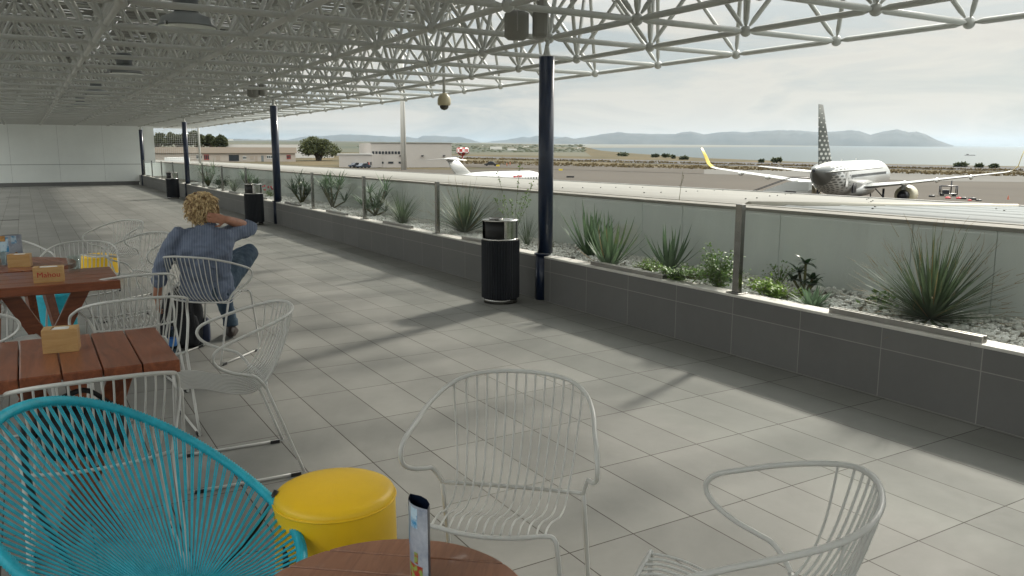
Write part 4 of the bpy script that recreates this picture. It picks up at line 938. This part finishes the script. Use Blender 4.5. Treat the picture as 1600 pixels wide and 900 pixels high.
#INSERT4
# ---------------------------------------------------------------- airliner seen from behind
def dots_mat(name,kind):
    m=bpy.data.materials.new(name);m.use_nodes=True;b=m.node_tree.nodes['Principled BSDF'];k=m.node_tree.links.new
    b.inputs['Roughness'].default_value=.3 if kind=='body' else .75;b.inputs['Coat Weight'].default_value=.3 if kind=='body' else 0;b.inputs['Specular IOR Level'].default_value=.5 if kind=='body' else .1
    g=N(m,'ShaderNodeTexCoord');sp=N(m,'ShaderNodeSeparateXYZ');k(g.outputs['Object'],sp.inputs[0]);cb=N(m,'ShaderNodeCombineXYZ')
    x,y,z=sp.outputs
    sc=1.55 if kind=='body' else 1.35
    if kind=='body':
        ang=mth(m,'ARCTAN2',y,mth(m,'SUBTRACT',z,3.9));yy=mth(m,'MULTIPLY',ang,1.975)
    else: yy=z
    row=mth(m,'FLOOR',mth(m,'MULTIPLY',yy,sc*1.6));off=mth(m,'MULTIPLY',mth(m,'MODULO',mth(m,'ABSOLUTE',row),2.0),.5)
    fx=mth(m,'SUBTRACT',mth(m,'FRACT',mth(m,'ADD',mth(m,'MULTIPLY',x,sc*.45),off)),.5);fy=mth(m,'SUBTRACT',mth(m,'FRACT',mth(m,'MULTIPLY',yy,sc*1.6)),.5)
    d=mth(m,'SQRT',mth(m,'ADD',mth(m,'MULTIPLY',fx,fx),mth(m,'MULTIPLY',fy,fy)))
    if kind=='body':
        thr=mth(m,'MULTIPLY',mth(m,'SUBTRACT',12.5,x),.046);msk=mth(m,'LESS_THAN',d,thr);solid=mth(m,'LESS_THAN',x,3.2);f=mth(m,'MAXIMUM',msk,solid);ca,cb_=(.54,.54,.52),(.10,.105,.10)
    else:
        thr=mth(m,'MULTIPLY',mth(m,'SUBTRACT',12.8,z),.05);f=mth(m,'LESS_THAN',d,thr);ca,cb_=(.10,.108,.10),(.48,.49,.46)
    mix=N(m,'ShaderNodeMix',data_type='RGBA');k(f,mix.inputs[0]);mix.inputs[6].default_value=(*ca,1);mix.inputs[7].default_value=(*cb_,1);k(mix.outputs[2],b.inputs['Base Color']);return m
m_fus=dots_mat('fuselage white with grey dots','body');m_fin=dots_mat('fin grey with white dots','fin')
m_wht=mat('aircraft white',(.52,.52,.50),.3,coat=.3);m_wing=mat('wing light grey',(.38,.39,.38),.4);m_shk=mat('winglet yellow',(.62,.46,.06),.4)
m_eng=mat('nacelle cream',(.66,.60,.42),.35,coat=.3);m_dmet=mat('dark exhaust metal',(.03,.03,.035),.4,.6)
AZP=R(65);dep=83.5
tip=E0+dep*ray(1281,163);hd=np.array([math.sin(AZP),math.cos(AZP),0]);te=tip-np.array([0,0,11.76])-hd*.8
A=empty('airliner',V(te),PI/2-AZP,'large white airliner seen from behind, grey dotted tail fin and yellow winglets','aircraft')
st_=[(0,.22,5.0),(.35,.34,4.98),(1,.58,4.9),(2.2,.95,4.72),(4,1.38,4.45),(6,1.70,4.2),(8.5,1.90,4.0),(11,1.975,3.9),(30,1.975,3.9),(32.5,1.93,3.88),(34.5,1.72,3.74),(36,1.32,3.52),(37,.82,3.34),(37.45,.4,3.24),(37.57,.12,3.2)]
m=MB();m.loft([[(a,r*math.sin(q),z+r*math.cos(q)) for q in [2*PI*k/40 for k in range(40)]] for a,r,z in st_]);m.build('fuselage',m_fus,A)
m=MB();m.lathe([(.0,0),(.14,.0),(.17,.06),(.17,.3)],n=20);o=m.build('exhaust_pipe',m_dmet,A);o.rotation_euler=(0,R(90),0);o.location=(-.05,0,5.0)
def foil(a0,a1,th,pos,up,n=10):
    # closed section between leading a1 and trailing a0 along x; thickness along `up`
    R_=[]
    for k in range(n+1):
        t=k/n;y=th*(2.6*math.sqrt(t)*(1-t)*.55+.02*(1-t));R_.append((a1-(a1-a0)*t,y))
    pts=R_+[(p[0],-p[1]) for p in R_[::-1][1:-1]]
    return [(pos[0]+p[0],pos[1]+up[1]*p[1],pos[2]+up[2]*p[1]) for p in pts]
m=MB();m.loft([foil(1.7,8.0,.30,(0,0,5.5),(0,1,0)),foil(1.55,7.1,.28,(0,0,6.4),(0,1,0)),foil(.85,4.5,.2,(0,0,9.2),(0,1,0)),foil(.25,2.2,.13,(0,0,11.76),(0,1,0))]);m.build('tail_fin',m_fin,A)
for s in (-1,1):
    m=MB();m.loft([foil(1.7,5.4,.22,(0,s*.5,4.75),(0,0,1)),foil(1.0,2.6,.10,(0,s*6.2,5.35),(0,0,1))]);m.build('tailplane',m_wing if s<0 else m_wht,A)
    m=MB();m.loft([foil(16.2,24.0,.62,(0,s*1.2,2.75),(0,0,1)),foil(16.4,22.6,.50,(0,s*3.2,2.95),(0,0,1)),foil(16.2,20.7,.32,(0,s*6.6,3.35),(0,0,1)),foil(15.4,17.3,.14,(0,s*16.3,4.75),(0,0,1)),foil(15.3,17.0,.11,(0,s*16.9,4.95),(0,0.3*s,1))]);m.build('wing',m_wing if s<0 else m_wht,A)
    m=MB();m.loft([foil(15.3,17.0,.11,(0,s*16.9,4.95),(0,.3*s,1)),foil(15.15,16.6,.09,(0,s*17.35,5.4),(0,-.9*s,.4)),foil(14.7,15.9,.07,(0,s*17.6,6.4),(0,-1,.1)),foil(14.3,15.0,.04,(0,s*17.9,7.4),(0,-1,.1))]);m.build('winglet',m_shk,A)
    for yy,l in ((6.2,3.4),(9.6,2.8),(13.0,2.2)):
        m=MB();xx=16.0-(yy-6.2)*.06;z=2.98+(yy-3)*.125
        m.loft([[(xx+q*l,s*yy+.22*r_*math.cos(a),z+.05+.32*r_*math.sin(a)-.1) for a in [2*PI*k/10 for k in range(10)]] for q,r_ in ((-.28,.1),(-.1,.7),(.2,1),(.5,.8),(.8,.2))]);m.build('flap_fairing',m_wht,A)
    e=empty('engine',(0,0,0));e.parent=A
    def eloft(P,mt,nm,par):
        m=MB();m.loft([[(a,s*5.75+r*math.cos(q),1.75+r*math.sin(q)) for q in [2*PI*k/28 for k in range(28)]] for a,r in P]);return m.build(nm,mt,par)
    eloft([(19.7,.98),(20.6,1.16),(22,1.22),(23.2,1.15),(23.7,1.0)],m_eng,'nacelle',A)
    eloft([(18.3,.42),(19.0,.62),(19.9,.72)],m_dmet,'exhaust_nozzle',A)
    bpy.data.objects.remove(e)
    m=MB();m.loft([[(a,s*5.75+w*dx,z+h*dz) for dx,dz in ((-1,-1),(1,-1),(1,1),(-1,1))] for a,w,z,h in ((18.2,.08,2.75,.25),(20,.22,2.85,.45),(22.6,.15,2.9,.3))]);m.build('pylon',m_wing,A)
    m=MB();m.cyl((17.9,s*3.8,0.5),(17.9,s*3.8,2.6),.13,8);m.cyl((17.9,s*3.8,1.6),(17.2,s*3.0,2.6),.07,6);m.build('landing_strut',m_dmet,A)
    for q in (-.35,.35): m=MB();m.cyl((17.9,s*3.8+q-.16,.58),(17.9,s*3.8+q+.16,.58),.58,18);m.build('wheel',m_black,A)
m=MB();m.loft([[(a,w*math.sin(q),2.45+h*math.cos(q)) for q in [2*PI*k/24 for k in range(24)]] for a,w,h in ((12.8,.3,.2),(14,1.5,.75),(17,2.15,1.0),(22,2.2,1.05),(25.5,1.3,.7),(27,.3,.2))]);m.build('belly_fairing',m_wht,A)
m=MB();m.cyl((31,0,.4),(31,0,2.4),.09,8);m.build('nose_strut',m_dmet,A)
for q in (-.2,.2): m=MB();m.cyl((31,q-.1,.38),(31,q+.1,.38),.38,14);m.build('wheel',m_black,A)
for s in (-1,1):
    for k in range(34): m=MB();m.box((9+k*.62,s*1.975,4.25),(.22,.03,.32));m.build('cabin_window',m_win,A)
m=MB();m.box((7.3,-1.80,4.0),(.85,.05,1.7));m.build('rear_door',m_wht,A);m=MB();m.box((11.2,-1.83,2.9),(1.8,.14,1.2));m.build('cargo_door',m_dmet,A)
m=MB();m.b2(12.2,12.5,-.03,.03,5.85,6.1);m.b2(20,20.3,-.03,.03,5.85,6.15);m.build('blade_aerial',m_wht,A)
# boarding stairs at the rear left door
S=empty('boarding_stairs',V(te),PI/2-AZP,'pale boarding stairs at the left side of the tail of the airliner','boarding stairs')
m=MB();m.b2(6.6,8.2,2.1,4.4,2.5,2.62);m.build('platform',m_wing,S)
for xx in (6.6,8.2):
    m=MB();P=[(xx,2.1,2.6),(xx,4.4,2.6),(xx,10.4,0.3),(xx,10.4,1.2),(xx,4.4,3.55),(xx,2.1,3.55)];v2=[(p[0]+.06,p[1],p[2]) for p in P]
    m.add(P+v2,[(0,1,4,5),(1,2,3,4),(11,10,7,6),(10,9,8,7)]+[(i,(i+1)%6,6+(i+1)%6,6+i) for i in range(6)]);m.build('side_panel',m_wing,S)
    m=MB();m.tube([(xx,2.1,4.0),(xx,4.4,4.0),(xx,10.4,1.65)],.04,6);m.build('handrail',m_dmet,S)
m=MB()
for k in range(14): m.b2(6.65,8.15,4.4+k*.42,4.85+k*.42,2.45-k*.165,2.52-k*.165)
m.build('step',m_dmet,S)
m=MB();m.b2(6.7,8.1,3.0,8.0,.3,.7);m.build('chassis',m_dmet,S)
for yy in (3.4,7.6):
    for xx in (6.6,8.2): m=MB();m.cyl((xx-.1,yy,.3),(xx+.1,yy,.3),.3,12);m.build('wheel',m_black,S)
# belt loader / service truck between stairs and tail
S=empty('service_truck',V(te+hd*9),PI/2-AZP-R(20),'small service truck with dark cab roof just under the airliner tail','truck')
m=MB();m.b2(-1,2.0,4.0,5.6,.5,2.6);m.build('box_body',m_wht,S,bevel=.05);m=MB();m.b2(-2.4,-1.05,4.0,5.6,.5,2.9);m.build('cab',m_dmet,S,bevel=.1)
for xx in (-1.8,1.2):
    for yy in (4.0,5.6): m=MB();m.cyl((xx,yy-.1,.4),(xx,yy+.1,.4),.4,12);m.build('wheel',m_black,S)
# ground equipment right of the engine
b=gr(1481,306.5);T=empty('ground_equipment_cart',V(b),-R(50),'open framed equipment cart with a tall pole standing below the right wing','cart')
m=MB()
for x in (-1.1,1.1):
    for y in (-.6,.6): m.cyl((x,y,.2),(x,y,1.5),.07,6)
for z in (.35,1.5):
    for s in (-1,1): m.cyl((-1.1,s*.6,z),(1.1,s*.6,z),.07,6);m.cyl((s*1.1,-.6,z),(s*1.1,.6,z),.07,6)
m.build('frame',m_dmet,T)
m=MB();m.b2(-1.05,1.05,-.55,.55,.3,.42);m.build('deck',m_alu,T);m=MB();m.b2(-.8,.1,-.4,.4,.42,.95);m.build('load',m_dmet,T,bevel=.05)
m=MB();m.cyl((.35,0,.4),(.35,0,2.3),.09,6);m.build('pole',m_dmet,T)
for sx in (-.8,.8):
    for sy in (-.6,.6): m=MB();m.cyl((sx,sy-.06,.2),(sx,sy+.06,.2),.2,10);m.build('wheel',m_black,T)
m_redp=mat('red plastic',(.45,.03,.04),.5);random.seed(200)
for u,v,w,h,mt,lab in ((1456,306,9,3,m_black,'black suitcase lying alone between the engine and the framed cart'),(1481,308.5,10,2.6,m_redp,'red bag bundle lying right beneath the framed cart'),(1498,309,7,2.6,m_redp,'red bag left of the dark bags on the apron'),(1506,309.5,9,3,m_black,'dark bag in the middle of the row on the apron'),(1519,310.5,9,3.4,m_black,'dark holdall right of the middle of the row on the apron'),(1515,312,6,2,m_redp,'small red bag in front of the dark holdall'),(1529,312.5,8,2.4,m_black,'dark flat bag last in the row, farthest right')):
    b=gr(u,v+2);s=math.hypot(b[0],b[1])/F;m=MB();rr=[]
    for q,k in ((-.5,.5),(-.42,.9),(0,1),(.42,.9),(.5,.5)): rr.append([(q*w*s,.5*w*s*.7*k*math.copysign(abs(math.cos(a))**.5,math.cos(a)),h*s*.5+.5*h*s*k*math.copysign(abs(math.sin(a))**.5,math.sin(a))) for a in [2*PI*j/14 for j in range(14)]])
    m.loft(rr);m.tube([(-.15*w*s,0,h*s*.95),(0,0,h*s*1.25),(.15*w*s,0,h*s*.95)],.04,5);tag(m.build('travel_bag',mt,loc=V(b),rz=random.random()*3),lab,'bag','bags lying on the apron')
b=gr(1575,312);m=MB();m.lathe([(0,0),(.3,0),(.3,.05),(.16,.06),(.05,.6),(0,.6)],n=12);tag(m.build('traffic_cone',mat('cone dark',(.2,.05,.02),.6),loc=V(b)),'single small traffic cone on the apron at the far right','cone')
# ---------------------------------------------------------------- small T-tailed jet
d0=atd(704,262,101);d0[2]=gz(d0[0],d0[1]);az=math.atan2(d0[0],d0[1])+R(38)
J=empty('small_jet',V(d0),PI/2-az,'white T-tailed jet half hidden behind the roof, left of the nearest column','aircraft')
m=MB();m.loft([[(a,r*math.sin(q),z+r*math.cos(q)) for q in [2*PI*k/28 for k in range(28)]] for a,r,z in ((.2,.12,3.0),(1.5,.5,2.9),(4,1.0,2.65),(7,1.3,2.45),(18,1.3,2.4),(19.8,1.15,2.3),(21.3,.75,2.1),(22.2,.35,1.95),(22.5,.08,1.9))]);m.build('fuselage',m_wht,J)
m=MB();m.loft([foil(1.2,5.0,.22,(0,0,3.1),(0,1,0)),foil(-.9,1.5,.15,(0,0,5.35),(0,1,0))]);m.build('tail_fin',m_wht,J)
m=MB();m.loft([[(a,.17*k*math.cos(q),5.42+.17*k*math.sin(q)) for q in [2*PI*j/12 for j in range(12)]] for a,k in ((-1.5,.2),(-.8,.9),(.6,1),(1.5,.8),(1.9,.2))]);m.build('bullet_fairing',m_wht,J)
for s in (-1,1):
    m=MB();m.loft([foil(-.9,.9,.12,(0,s*.1,5.45),(0,0,1)),foil(-1.5,-.6,.06,(0,s*3.0,5.3),(0,0,1))]);m.build('tailplane',m_wht,J)
    m=MB();m.loft([[(a,s*1.95+r*math.cos(q),2.95+r*math.sin(q)) for q in [2*PI*k/20 for k in range(20)]] for a,r in ((3.6,.4),(4.6,.58),(6.2,.66),(7.0,.6))]);m.build('engine',m_wht,J)
    m=MB();m.cyl((6.9,s*1.95,2.95),(7.03,s*1.95,2.95),.5,18);m.build('engine_intake',m_dmet,J)
    m=MB();m.loft([foil(9,13,.35,(0,s*.9,1.5),(0,0,1)),foil(8,9.6,.1,(0,s*10,2.0),(0,0,1))]);m.build('wing',m_wht,J)
    m=MB();m.cyl((10,s*1.9,.35),(10,s*1.9,1.6),.08,6);m.cyl((10,s*1.9-.2,.38),(10,s*1.9+.2,.38),.38,12);m.build('landing_gear',m_dmet,J)
m=MB();m.cyl((20,0,.3),(20,0,1.8),.07,6);m.cyl((20,-.15,.3),(20,.15,.3),.3,12);m.build('landing_gear',m_dmet,J)
m=MB()
for k in range(9): m.box((12.2+k*.72,-1.285,2.62),(.25,.05,.36))
m.build('cabin_windows',m_win,J)
m=MB()
for k,(w,g) in enumerate(((.32,0),(.22,0),(.3,0),(.26,0),(.34,0))): m.box((12.4+k*.42,-1.20,3.02),(w,.04,.3))
m.build('red_lettering',m_redp,J)
m=MB();m.box((20.6,-.78,2.55),(.5,.3,.22));m.build('cockpit_window',m_win,J)
# ---------------------------------------------------------------- seated man
def remesh(name,mb,voxel,mt,parent,smooth=6,wr=0,ws=9,seed=0):
    me=bpy.data.meshes.new('tmp');me.from_pydata(mb.v,[],mb.f);o=bpy.data.objects.new('tmp',me);COL.objects.link(o)
    r=o.modifiers.new('r','REMESH');r.mode='VOXEL';r.voxel_size=voxel;s=o.modifiers.new('s','SMOOTH');s.factor=.5;s.iterations=smooth
    bpy.context.view_layer.update();dg=bpy.context.evaluated_depsgraph_get();n=bpy.data.meshes.new_from_object(o.evaluated_get(dg));bpy.data.objects.remove(o)
    if wr:
        from mathutils import noise
        n.update()
        nr=[v.normal.copy() for v in n.vertices]
        for v,q in zip(n.vertices,nr):
            c=v.co*ws+Vector((seed,0,0));f=noise.noise(Vector((c.x,c.y,c.z*.55)))+.5*noise.noise(c*2.3);f=-abs(f) if True else f
            v.co+=q*(f+.35)*wr
    n.materials.clear();n.materials.append(mt)
    for p in n.polygons:p.use_smooth=True
    q=bpy.data.objects.new(name,n);COL.objects.link(q);q.parent=parent
    if parent: q.matrix_parent_inverse=Matrix.Translation(-parent.location)
    return q
fz=R(16);fv=Vector((math.sin(fz),math.cos(fz),0));rv=Vector((math.cos(fz),-math.sin(fz),0));zv=Vector((0,0,1))
m_skin=mat('skin',(.40,.19,.12),.55,var=.12,scale=25);m_shirt=mat('blue grey pinstripe shirt',(.125,.155,.225),.85,var=.15,scale=7,bump=.15,bscale=120)
m_jean=mat('blue denim',(.022,.045,.08),.85,col2=(.055,.09,.125),scale=7,bump=.25,bscale=150);m_shoe=mat('brown shoe leather',(.018,.011,.008),.5,var=.3,scale=12)
m_hair=mat('curly blond hair',(.20,.11,.04),.5,col2=(.78,.60,.33),scale=38,lo=.38,hi=.62)
# pinstripes on the shirt
def stripes(m):
    b=m.node_tree.nodes['Principled BSDF'];k=m.node_tree.links.new;src=b.inputs['Base Color'].links[0].from_socket
    g=N(m,'ShaderNodeTexCoord');sp=N(m,'ShaderNodeSeparateXYZ');k(g.outputs['Object'],sp.inputs[0]);x=mth(m,'ADD',mth(m,'MULTIPLY',sp.outputs[0],math.cos(fz)),mth(m,'MULTIPLY',sp.outputs[1],-math.sin(fz)))
    f=mth(m,'MULTIPLY',mth(m,'LESS_THAN',mth(m,'FRACT',mth(m,'MULTIPLY',x,62)),.22),.45);mix=N(m,'ShaderNodeMix',data_type='RGBA');k(f,mix.inputs[0]);k(src,mix.inputs[6]);mix.inputs[7].default_value=(.26,.30,.36,1);k(mix.outputs[2],b.inputs['Base Color'])
stripes(m_shirt)
P=lambda x,y,z:Vector((x,y,z))
MAN=empty('person',(1.02,5.92,0),0,'man with curly blond hair in blue shirt, seated with a hand on his neck','person')
hip=P(1.02,5.93,.50);waist=P(1.005,5.885,.62);chest=P(1.0,5.865,.78);shc=P(1.012,5.875,.875);neck=P(1.03,5.885,.935)
def ring(c,hw,hdp,n=20,tilt=0,pw=.85):
    o=[]
    for k in range(n):
        a=2*PI*k/n;x=math.copysign(abs(math.cos(a))**pw,math.cos(a));y=math.copysign(abs(math.sin(a))**pw,math.sin(a));o.append(c+rv*(hw*x)+fv*(hdp*y)+zv*(tilt*x))
    return o
def limb(mm,pts,rad,n=12):
    sp=cr_spline(pts,6);k=len(sp);rr=[]
    for i in range(k):
        f=i/(k-1)*(len(rad)-1);a=int(min(f,len(rad)-2));rr.append(rad[a]+(rad[a+1]-rad[a])*(f-a))
    mm.tube(sp,rr,n);mm.ball(tuple(sp[0]),rr[0]*.99,12,8);mm.ball(tuple(sp[-1]),rr[-1]*.99,12,8)
shL=P(.838,5.885,.880);elL=P(.725,5.91,.665);wrL=P(.695,6.02,.44)
shR=P(1.185,5.885,.875);elR=P(1.365,6.04,.895);wrR=P(1.155,5.812,.985)
def torso(mm,g=0):
    mm.loft([ring(hip+zv*-.09,.15+g,.105+g),ring(hip+zv*-.03,.17+g,.125+g),ring(hip+zv*.05,.160+g,.12+g),ring(waist,.150+g,.105+g),ring(chest+zv*-.06,.168+g,.115+g),ring(chest,.180+g,.118+g),ring(shc+zv*-.01,.188+g,.098+g),ring(shc+zv*.028,.158+g,.08+g),ring(shc+zv*.045,.10+g,.068+g),ring(neck+zv*-.012,.062+g,.06+g),ring(neck+zv*.012,.053+g,.052+g)])
B=MB();torso(B,-.016)
limb(B,[neck-zv*.03,neck+zv*.03+fv*.005,neck+zv*.07+fv*.015],[.056,.052,.054])
hc=P(1.015,5.915,1.058);B.ball(tuple(hc),.094,20,14,sc=(.88,1.0,1.16));B.ball(tuple(hc+fv*.06-zv*.055),.052,14,10);B.ball(tuple(hc+fv*.098-zv*.015),.016,10,8);
for s in (-1,1): B.ball(tuple(hc+rv*(.085*s)-zv*.012),.022,10,8,sc=(.5,1,1.4))
limb(B,[shL-zv*.012,(shL+elL)/2,elL],[.034,.036,.036]);limb(B,[elL,(elL*.6+wrL*.4),wrL],[.041,.039,.027])
limb(B,[shR-zv*.012,(shR+elR)/2,elR],[.034,.036,.036]);limb(B,[elR,(elR*.55+wrR*.45)+zv*.004,wrR],[.041,.038,.027])
# hands
def hand(mm,w,d,nrm,thumb,curl=.5,s=.9):
    d=d.normalized();nrm=(nrm-d*nrm.dot(d)).normalized();side=d.cross(nrm).normalized()
    pc=w+d*.045*s
    mm.loft([[pc+d*(a*s)+side*(hw*s*math.cos(q))+nrm*(th*s*math.sin(q)) for q in [2*PI*k/14 for k in range(14)]] for a,hw,th in ((-.05,.024,.018),(-.02,.034,.017),(.02,.041,.015),(.045,.040,.012))])
    for i,(o_,l) in enumerate(((-.030,.062),(-.010,.072),(.011,.067),(.030,.052))):
        b=pc+d*.040*s+side*(o_*s);p=[b];a=0;dd=Vector(d)
        for k,f in enumerate((.45,.30,.25)):
            a+=curl*(.5+.5*k);dr=d*math.cos(a)+nrm*math.sin(a)+side*(o_*2.0);p.append(p[-1]+dr.normalized()*(l*f*s*1.1))
        mm.tube(p,[.0095*s,.009*s,.008*s,.0065*s],8);mm.ball(tuple(p[-1]),.0066*s,8,6)
    b=pc-d*.02*s+side*(thumb*.030*s);p=[b,b+(d*.5+side*thumb*.8+nrm*.3).normalized()*.034*s,b+(d*.5+side*thumb*.8+nrm*.3).normalized()*.034*s+(d*.9+side*thumb*.3+nrm*.4).normalized()*.028*s]
    mm.tube(p,[.012*s,.0105*s,.008*s],8);mm.ball(tuple(p[-1]),.0082*s,8,6)
hand(B,wrR,(P(1.05,5.786,1.004)-wrR),fv,1,.30);hand(B,wrL,(P(.70,6.06,.33)-wrL),rv,-1,.35)
# legs inside the jeans
kL=P(1.20,6.42,.475);aL=P(1.262,6.40,.10);kR=P(1.400,6.235,.690);aR=P(1.16,6.50,.56);hL=hip-rv*.085-zv*.01;hR=hip+rv*.085-zv*.01
limb(B,[hL,(hL+kL)/2,kL],[.07,.06,.048]);limb(B,[kL,(kL+aL)/2-fv*.01,aL],[.048,.045,.032]);limb(B,[hR,(hR+kR)/2,kR],[.07,.06,.048]);limb(B,[kR,(kR+aR)/2,aR],[.048,.045,.032])
remesh('body',B,.0062,m_skin,MAN,4)
S=MB();torso(S,.016)
S.loft([ring(hip+zv*-.03,.178,.138),ring(hip+zv*-.075,.180,.140),ring(hip+zv*-.078,.172,.13)])
limb(S,[shL-zv*.004,(shL+elL)/2,elL,elL*.55+wrL*.45],[.062,.059,.054,.050]);limb(S,[shR-zv*.004,(shR+elR)/2+zv*.003,elR*.97+shR*.03],[.066,.061,.058])
limb(S,[elR*.98+shR*.02,elR*.80+wrR*.20],[.055,.048])
remesh('shirt',S,.007,m_shirt,MAN,4,.026,9,3)
S=MB();S.loft([[neck+rv*(r*math.cos(a))+fv*(r*.95*math.sin(a))+zv*z for a in [2*PI*k/24 for k in range(24)]] for r,z in ((.070,-.02),(.066,.012),(.063,.034),(.058,.036),(.055,.0),(.06,-.02))]);remesh('shirt_collar',S,.0045,m_shirt,MAN,2)
Jn=MB();Jn.loft([ring(hip+zv*-.095,.150,.12),ring(hip+zv*-.06,.172,.135),ring(hip+zv*-.01,.172,.132),ring(hip+zv*.03,.165,.126)])
limb(Jn,[hL,(hL+kL)/2,kL],[.096,.082,.068]);limb(Jn,[kL,(kL+aL)/2-fv*.012,aL+zv*.03],[.068,.060,.050]);limb(Jn,[hR,(hR+kR)/2+zv*.005,kR],[.098,.086,.068]);limb(Jn,[kR,(kR+aR)/2,aR],[.068,.062,.05])
remesh('jeans',Jn,.008,m_jean,MAN,5,.012,12,9)
S=MB();S.tube([aL+zv*.055,aL+zv*.0],[.056,.058],20);remesh('trouser_cuff',S,.006,m_jean,MAN,2,.003,20,2)
def shoe(nm,a,d,up=zv):
    d=d.normalized();s=d.cross(up).normalized();S=MB();c=a-up*.045
    S.loft([[c+d*x+s*(w*math.cos(q))+up*(h*max(-.55,math.sin(q))+hz) for q in [2*PI*k/18 for k in range(18)]] for x,w,h,hz in ((-.085,.020,.03,-.015),(-.055,.034,.052,0),(-.01,.044,.070,.0),(.05,.048,.052,-.010),(.11,.051,.038,-.020),(.165,.040,.028,-.024),(.19,.015,.014,-.03))])
    remesh(nm,S,.006,m_shoe,MAN,3)
shoe('shoe',aL,Vector((.25,.9,0)));shoe('shoe',aR+P(-.03,.02,0),Vector((-.5,.6,-.35)),Vector((-.2,.3,1)).normalized())
# curly hair: locks rooted on the skull
random.seed(314);Hh=MB();Hh.ball(tuple(hc+zv*.012-fv*.004),.099,20,14,sc=(.92,1.0,1.08))
for i in range(760):
    v=Vector((random.gauss(0,1),random.gauss(0,1),random.gauss(.15,1))).normalized()
    if v.dot(fv)>.55 and v.z<.35: continue
    if v.z<-.72: continue
    p=hc+zv*.012-fv*.004+Vector((v.x*.085,v.y*.095,v.z*.104))
    t=v.cross(Vector((random.gauss(0,1),random.gauss(0,1),random.gauss(0,1)))).normalized();dn=(t*.45-zv*.9+rv*random.uniform(-.35,.35)+v*.15);dn=(dn-v*dn.dot(v)*.75).normalized();l=random.uniform(.045,.095);pts=[p];ph=random.random()*6.28
    for k in range(1,6): q=k/5;pts.append(p+v*(random.uniform(.004,.020)*math.sin(q*2.4)+.0045*math.sin(ph+q*5))+dn*(l*q)+t*(.007*math.sin(ph+q*4.5)))
    Hh.tube(pts,[.0042,.005,.005,.0042,.003,.001],5)
o=Hh.build('hair',m_hair,MAN);o.matrix_parent_inverse=Matrix.Translation(-MAN.location)
MAN.location=(1.06,6.045,0)
# backpack, water bottle and the bag on a chair
m_bag=mat('black nylon',(.010,.011,.014),.7,var=.3,scale=10,bump=.3,bscale=60);m_bluf=mat('blue trim',(.010,.018,.05),.5)
def softbox(c,w,d,h,n=24,pw=.45,ls=((0,.78),(.06,.95),(.3,1.0),(.65,.97),(.88,.85),(.97,.6),(1,.25))):
    mm=MB();mm.loft([[(c[0]+w/2*k*math.copysign(abs(math.cos(a))**pw,math.cos(a)),c[1]+d/2*k*math.copysign(abs(math.sin(a))**pw,math.sin(a)),c[2]+h*z) for a in [2*PI*j/n for j in range(n)]] for z,k in ls]);return mm
T=empty('backpack',(.93,6.42,0),R(-14),'black backpack standing on the floor beside the seated man','backpack')
softbox((0,0,.002),.31,.20,.42).build('bag_body',m_bag,T);softbox((.02,-.11,.03),.22,.09,.24).build('front_pocket',m_bag,T);softbox((.165,0,.03),.06,.13,.18).build('side_pocket',m_bluf,T)
for s in (-1,1): m=MB();m.tube(cr_spline([(s*.08,-.09,.36),(s*.09,-.15,.28),(s*.10,-.16,.12),(s*.11,-.11,.03)],5),.011,6);m.build('strap',m_bag,T)
m=MB();m.tube(cr_spline([(-.04,0,.415),(-.02,0,.45),(.02,0,.45),(.04,0,.415)],4),.008,6);m.build('carry_handle',m_bag,T)
T=empty('water_bottle',(.815,6.17,0),0,'clear plastic water bottle with blue label beside the backpack','bottle')
m=MB();m.lathe([(0,0),(.030,0),(.033,.01),(.033,.06),(.031,.065),(.033,.07),(.033,.13),(.028,.155),(.014,.18),(.0135,.195)],n=24);m.build('bottle_body',glass('bottle plastic',(.55,.75,.9)),T)
m=MB();m.lathe([(.0335,.07),(.0337,.072),(.0337,.125),(.0335,.127)],n=24);m.build('label',mat('blue bottle label',(.03,.16,.45),.4),T);m=MB();m.lathe([(.015,.188),(.0155,.19),(.0155,.21),(0,.211)],n=16);m.build('cap',m_bluf,T)
T=empty('shoulder_bag',(.10,3.06,.425),R(8),'dark soft bag lying on the chair behind the turquoise cords','bag')
softbox((0,0,.012),.27,.20,.16).build('bag_body',m_bag,T);m=MB();m.tube(cr_spline([(-.1,0,.15),(-.16,-.05,.1),(-.13,-.10,.2),(0,-.06,.24),(.1,0,.15)],6),.009,6);m.build('strap',m_bag,T)
# ---------------------------------------------------------------- haze
hz=bpy.data.materials.new('haze');hz.use_nodes=True;n=hz.node_tree;n.nodes.clear();o_=n.nodes.new('ShaderNodeOutputMaterial');pv=n.nodes.new('ShaderNodeVolumePrincipled')
pv.inputs['Color'].default_value=(.58,.79,1,1);pv.inputs['Density'].default_value=HAZE;pv.inputs['Anisotropy'].default_value=.5;n.links.new(pv.outputs[0],o_.inputs['Volume'])
m=MB();m.b2(-9600,24600,-3600,24600,-500,415);o=m.build('haze',hz);tag(o,kind='stuff')
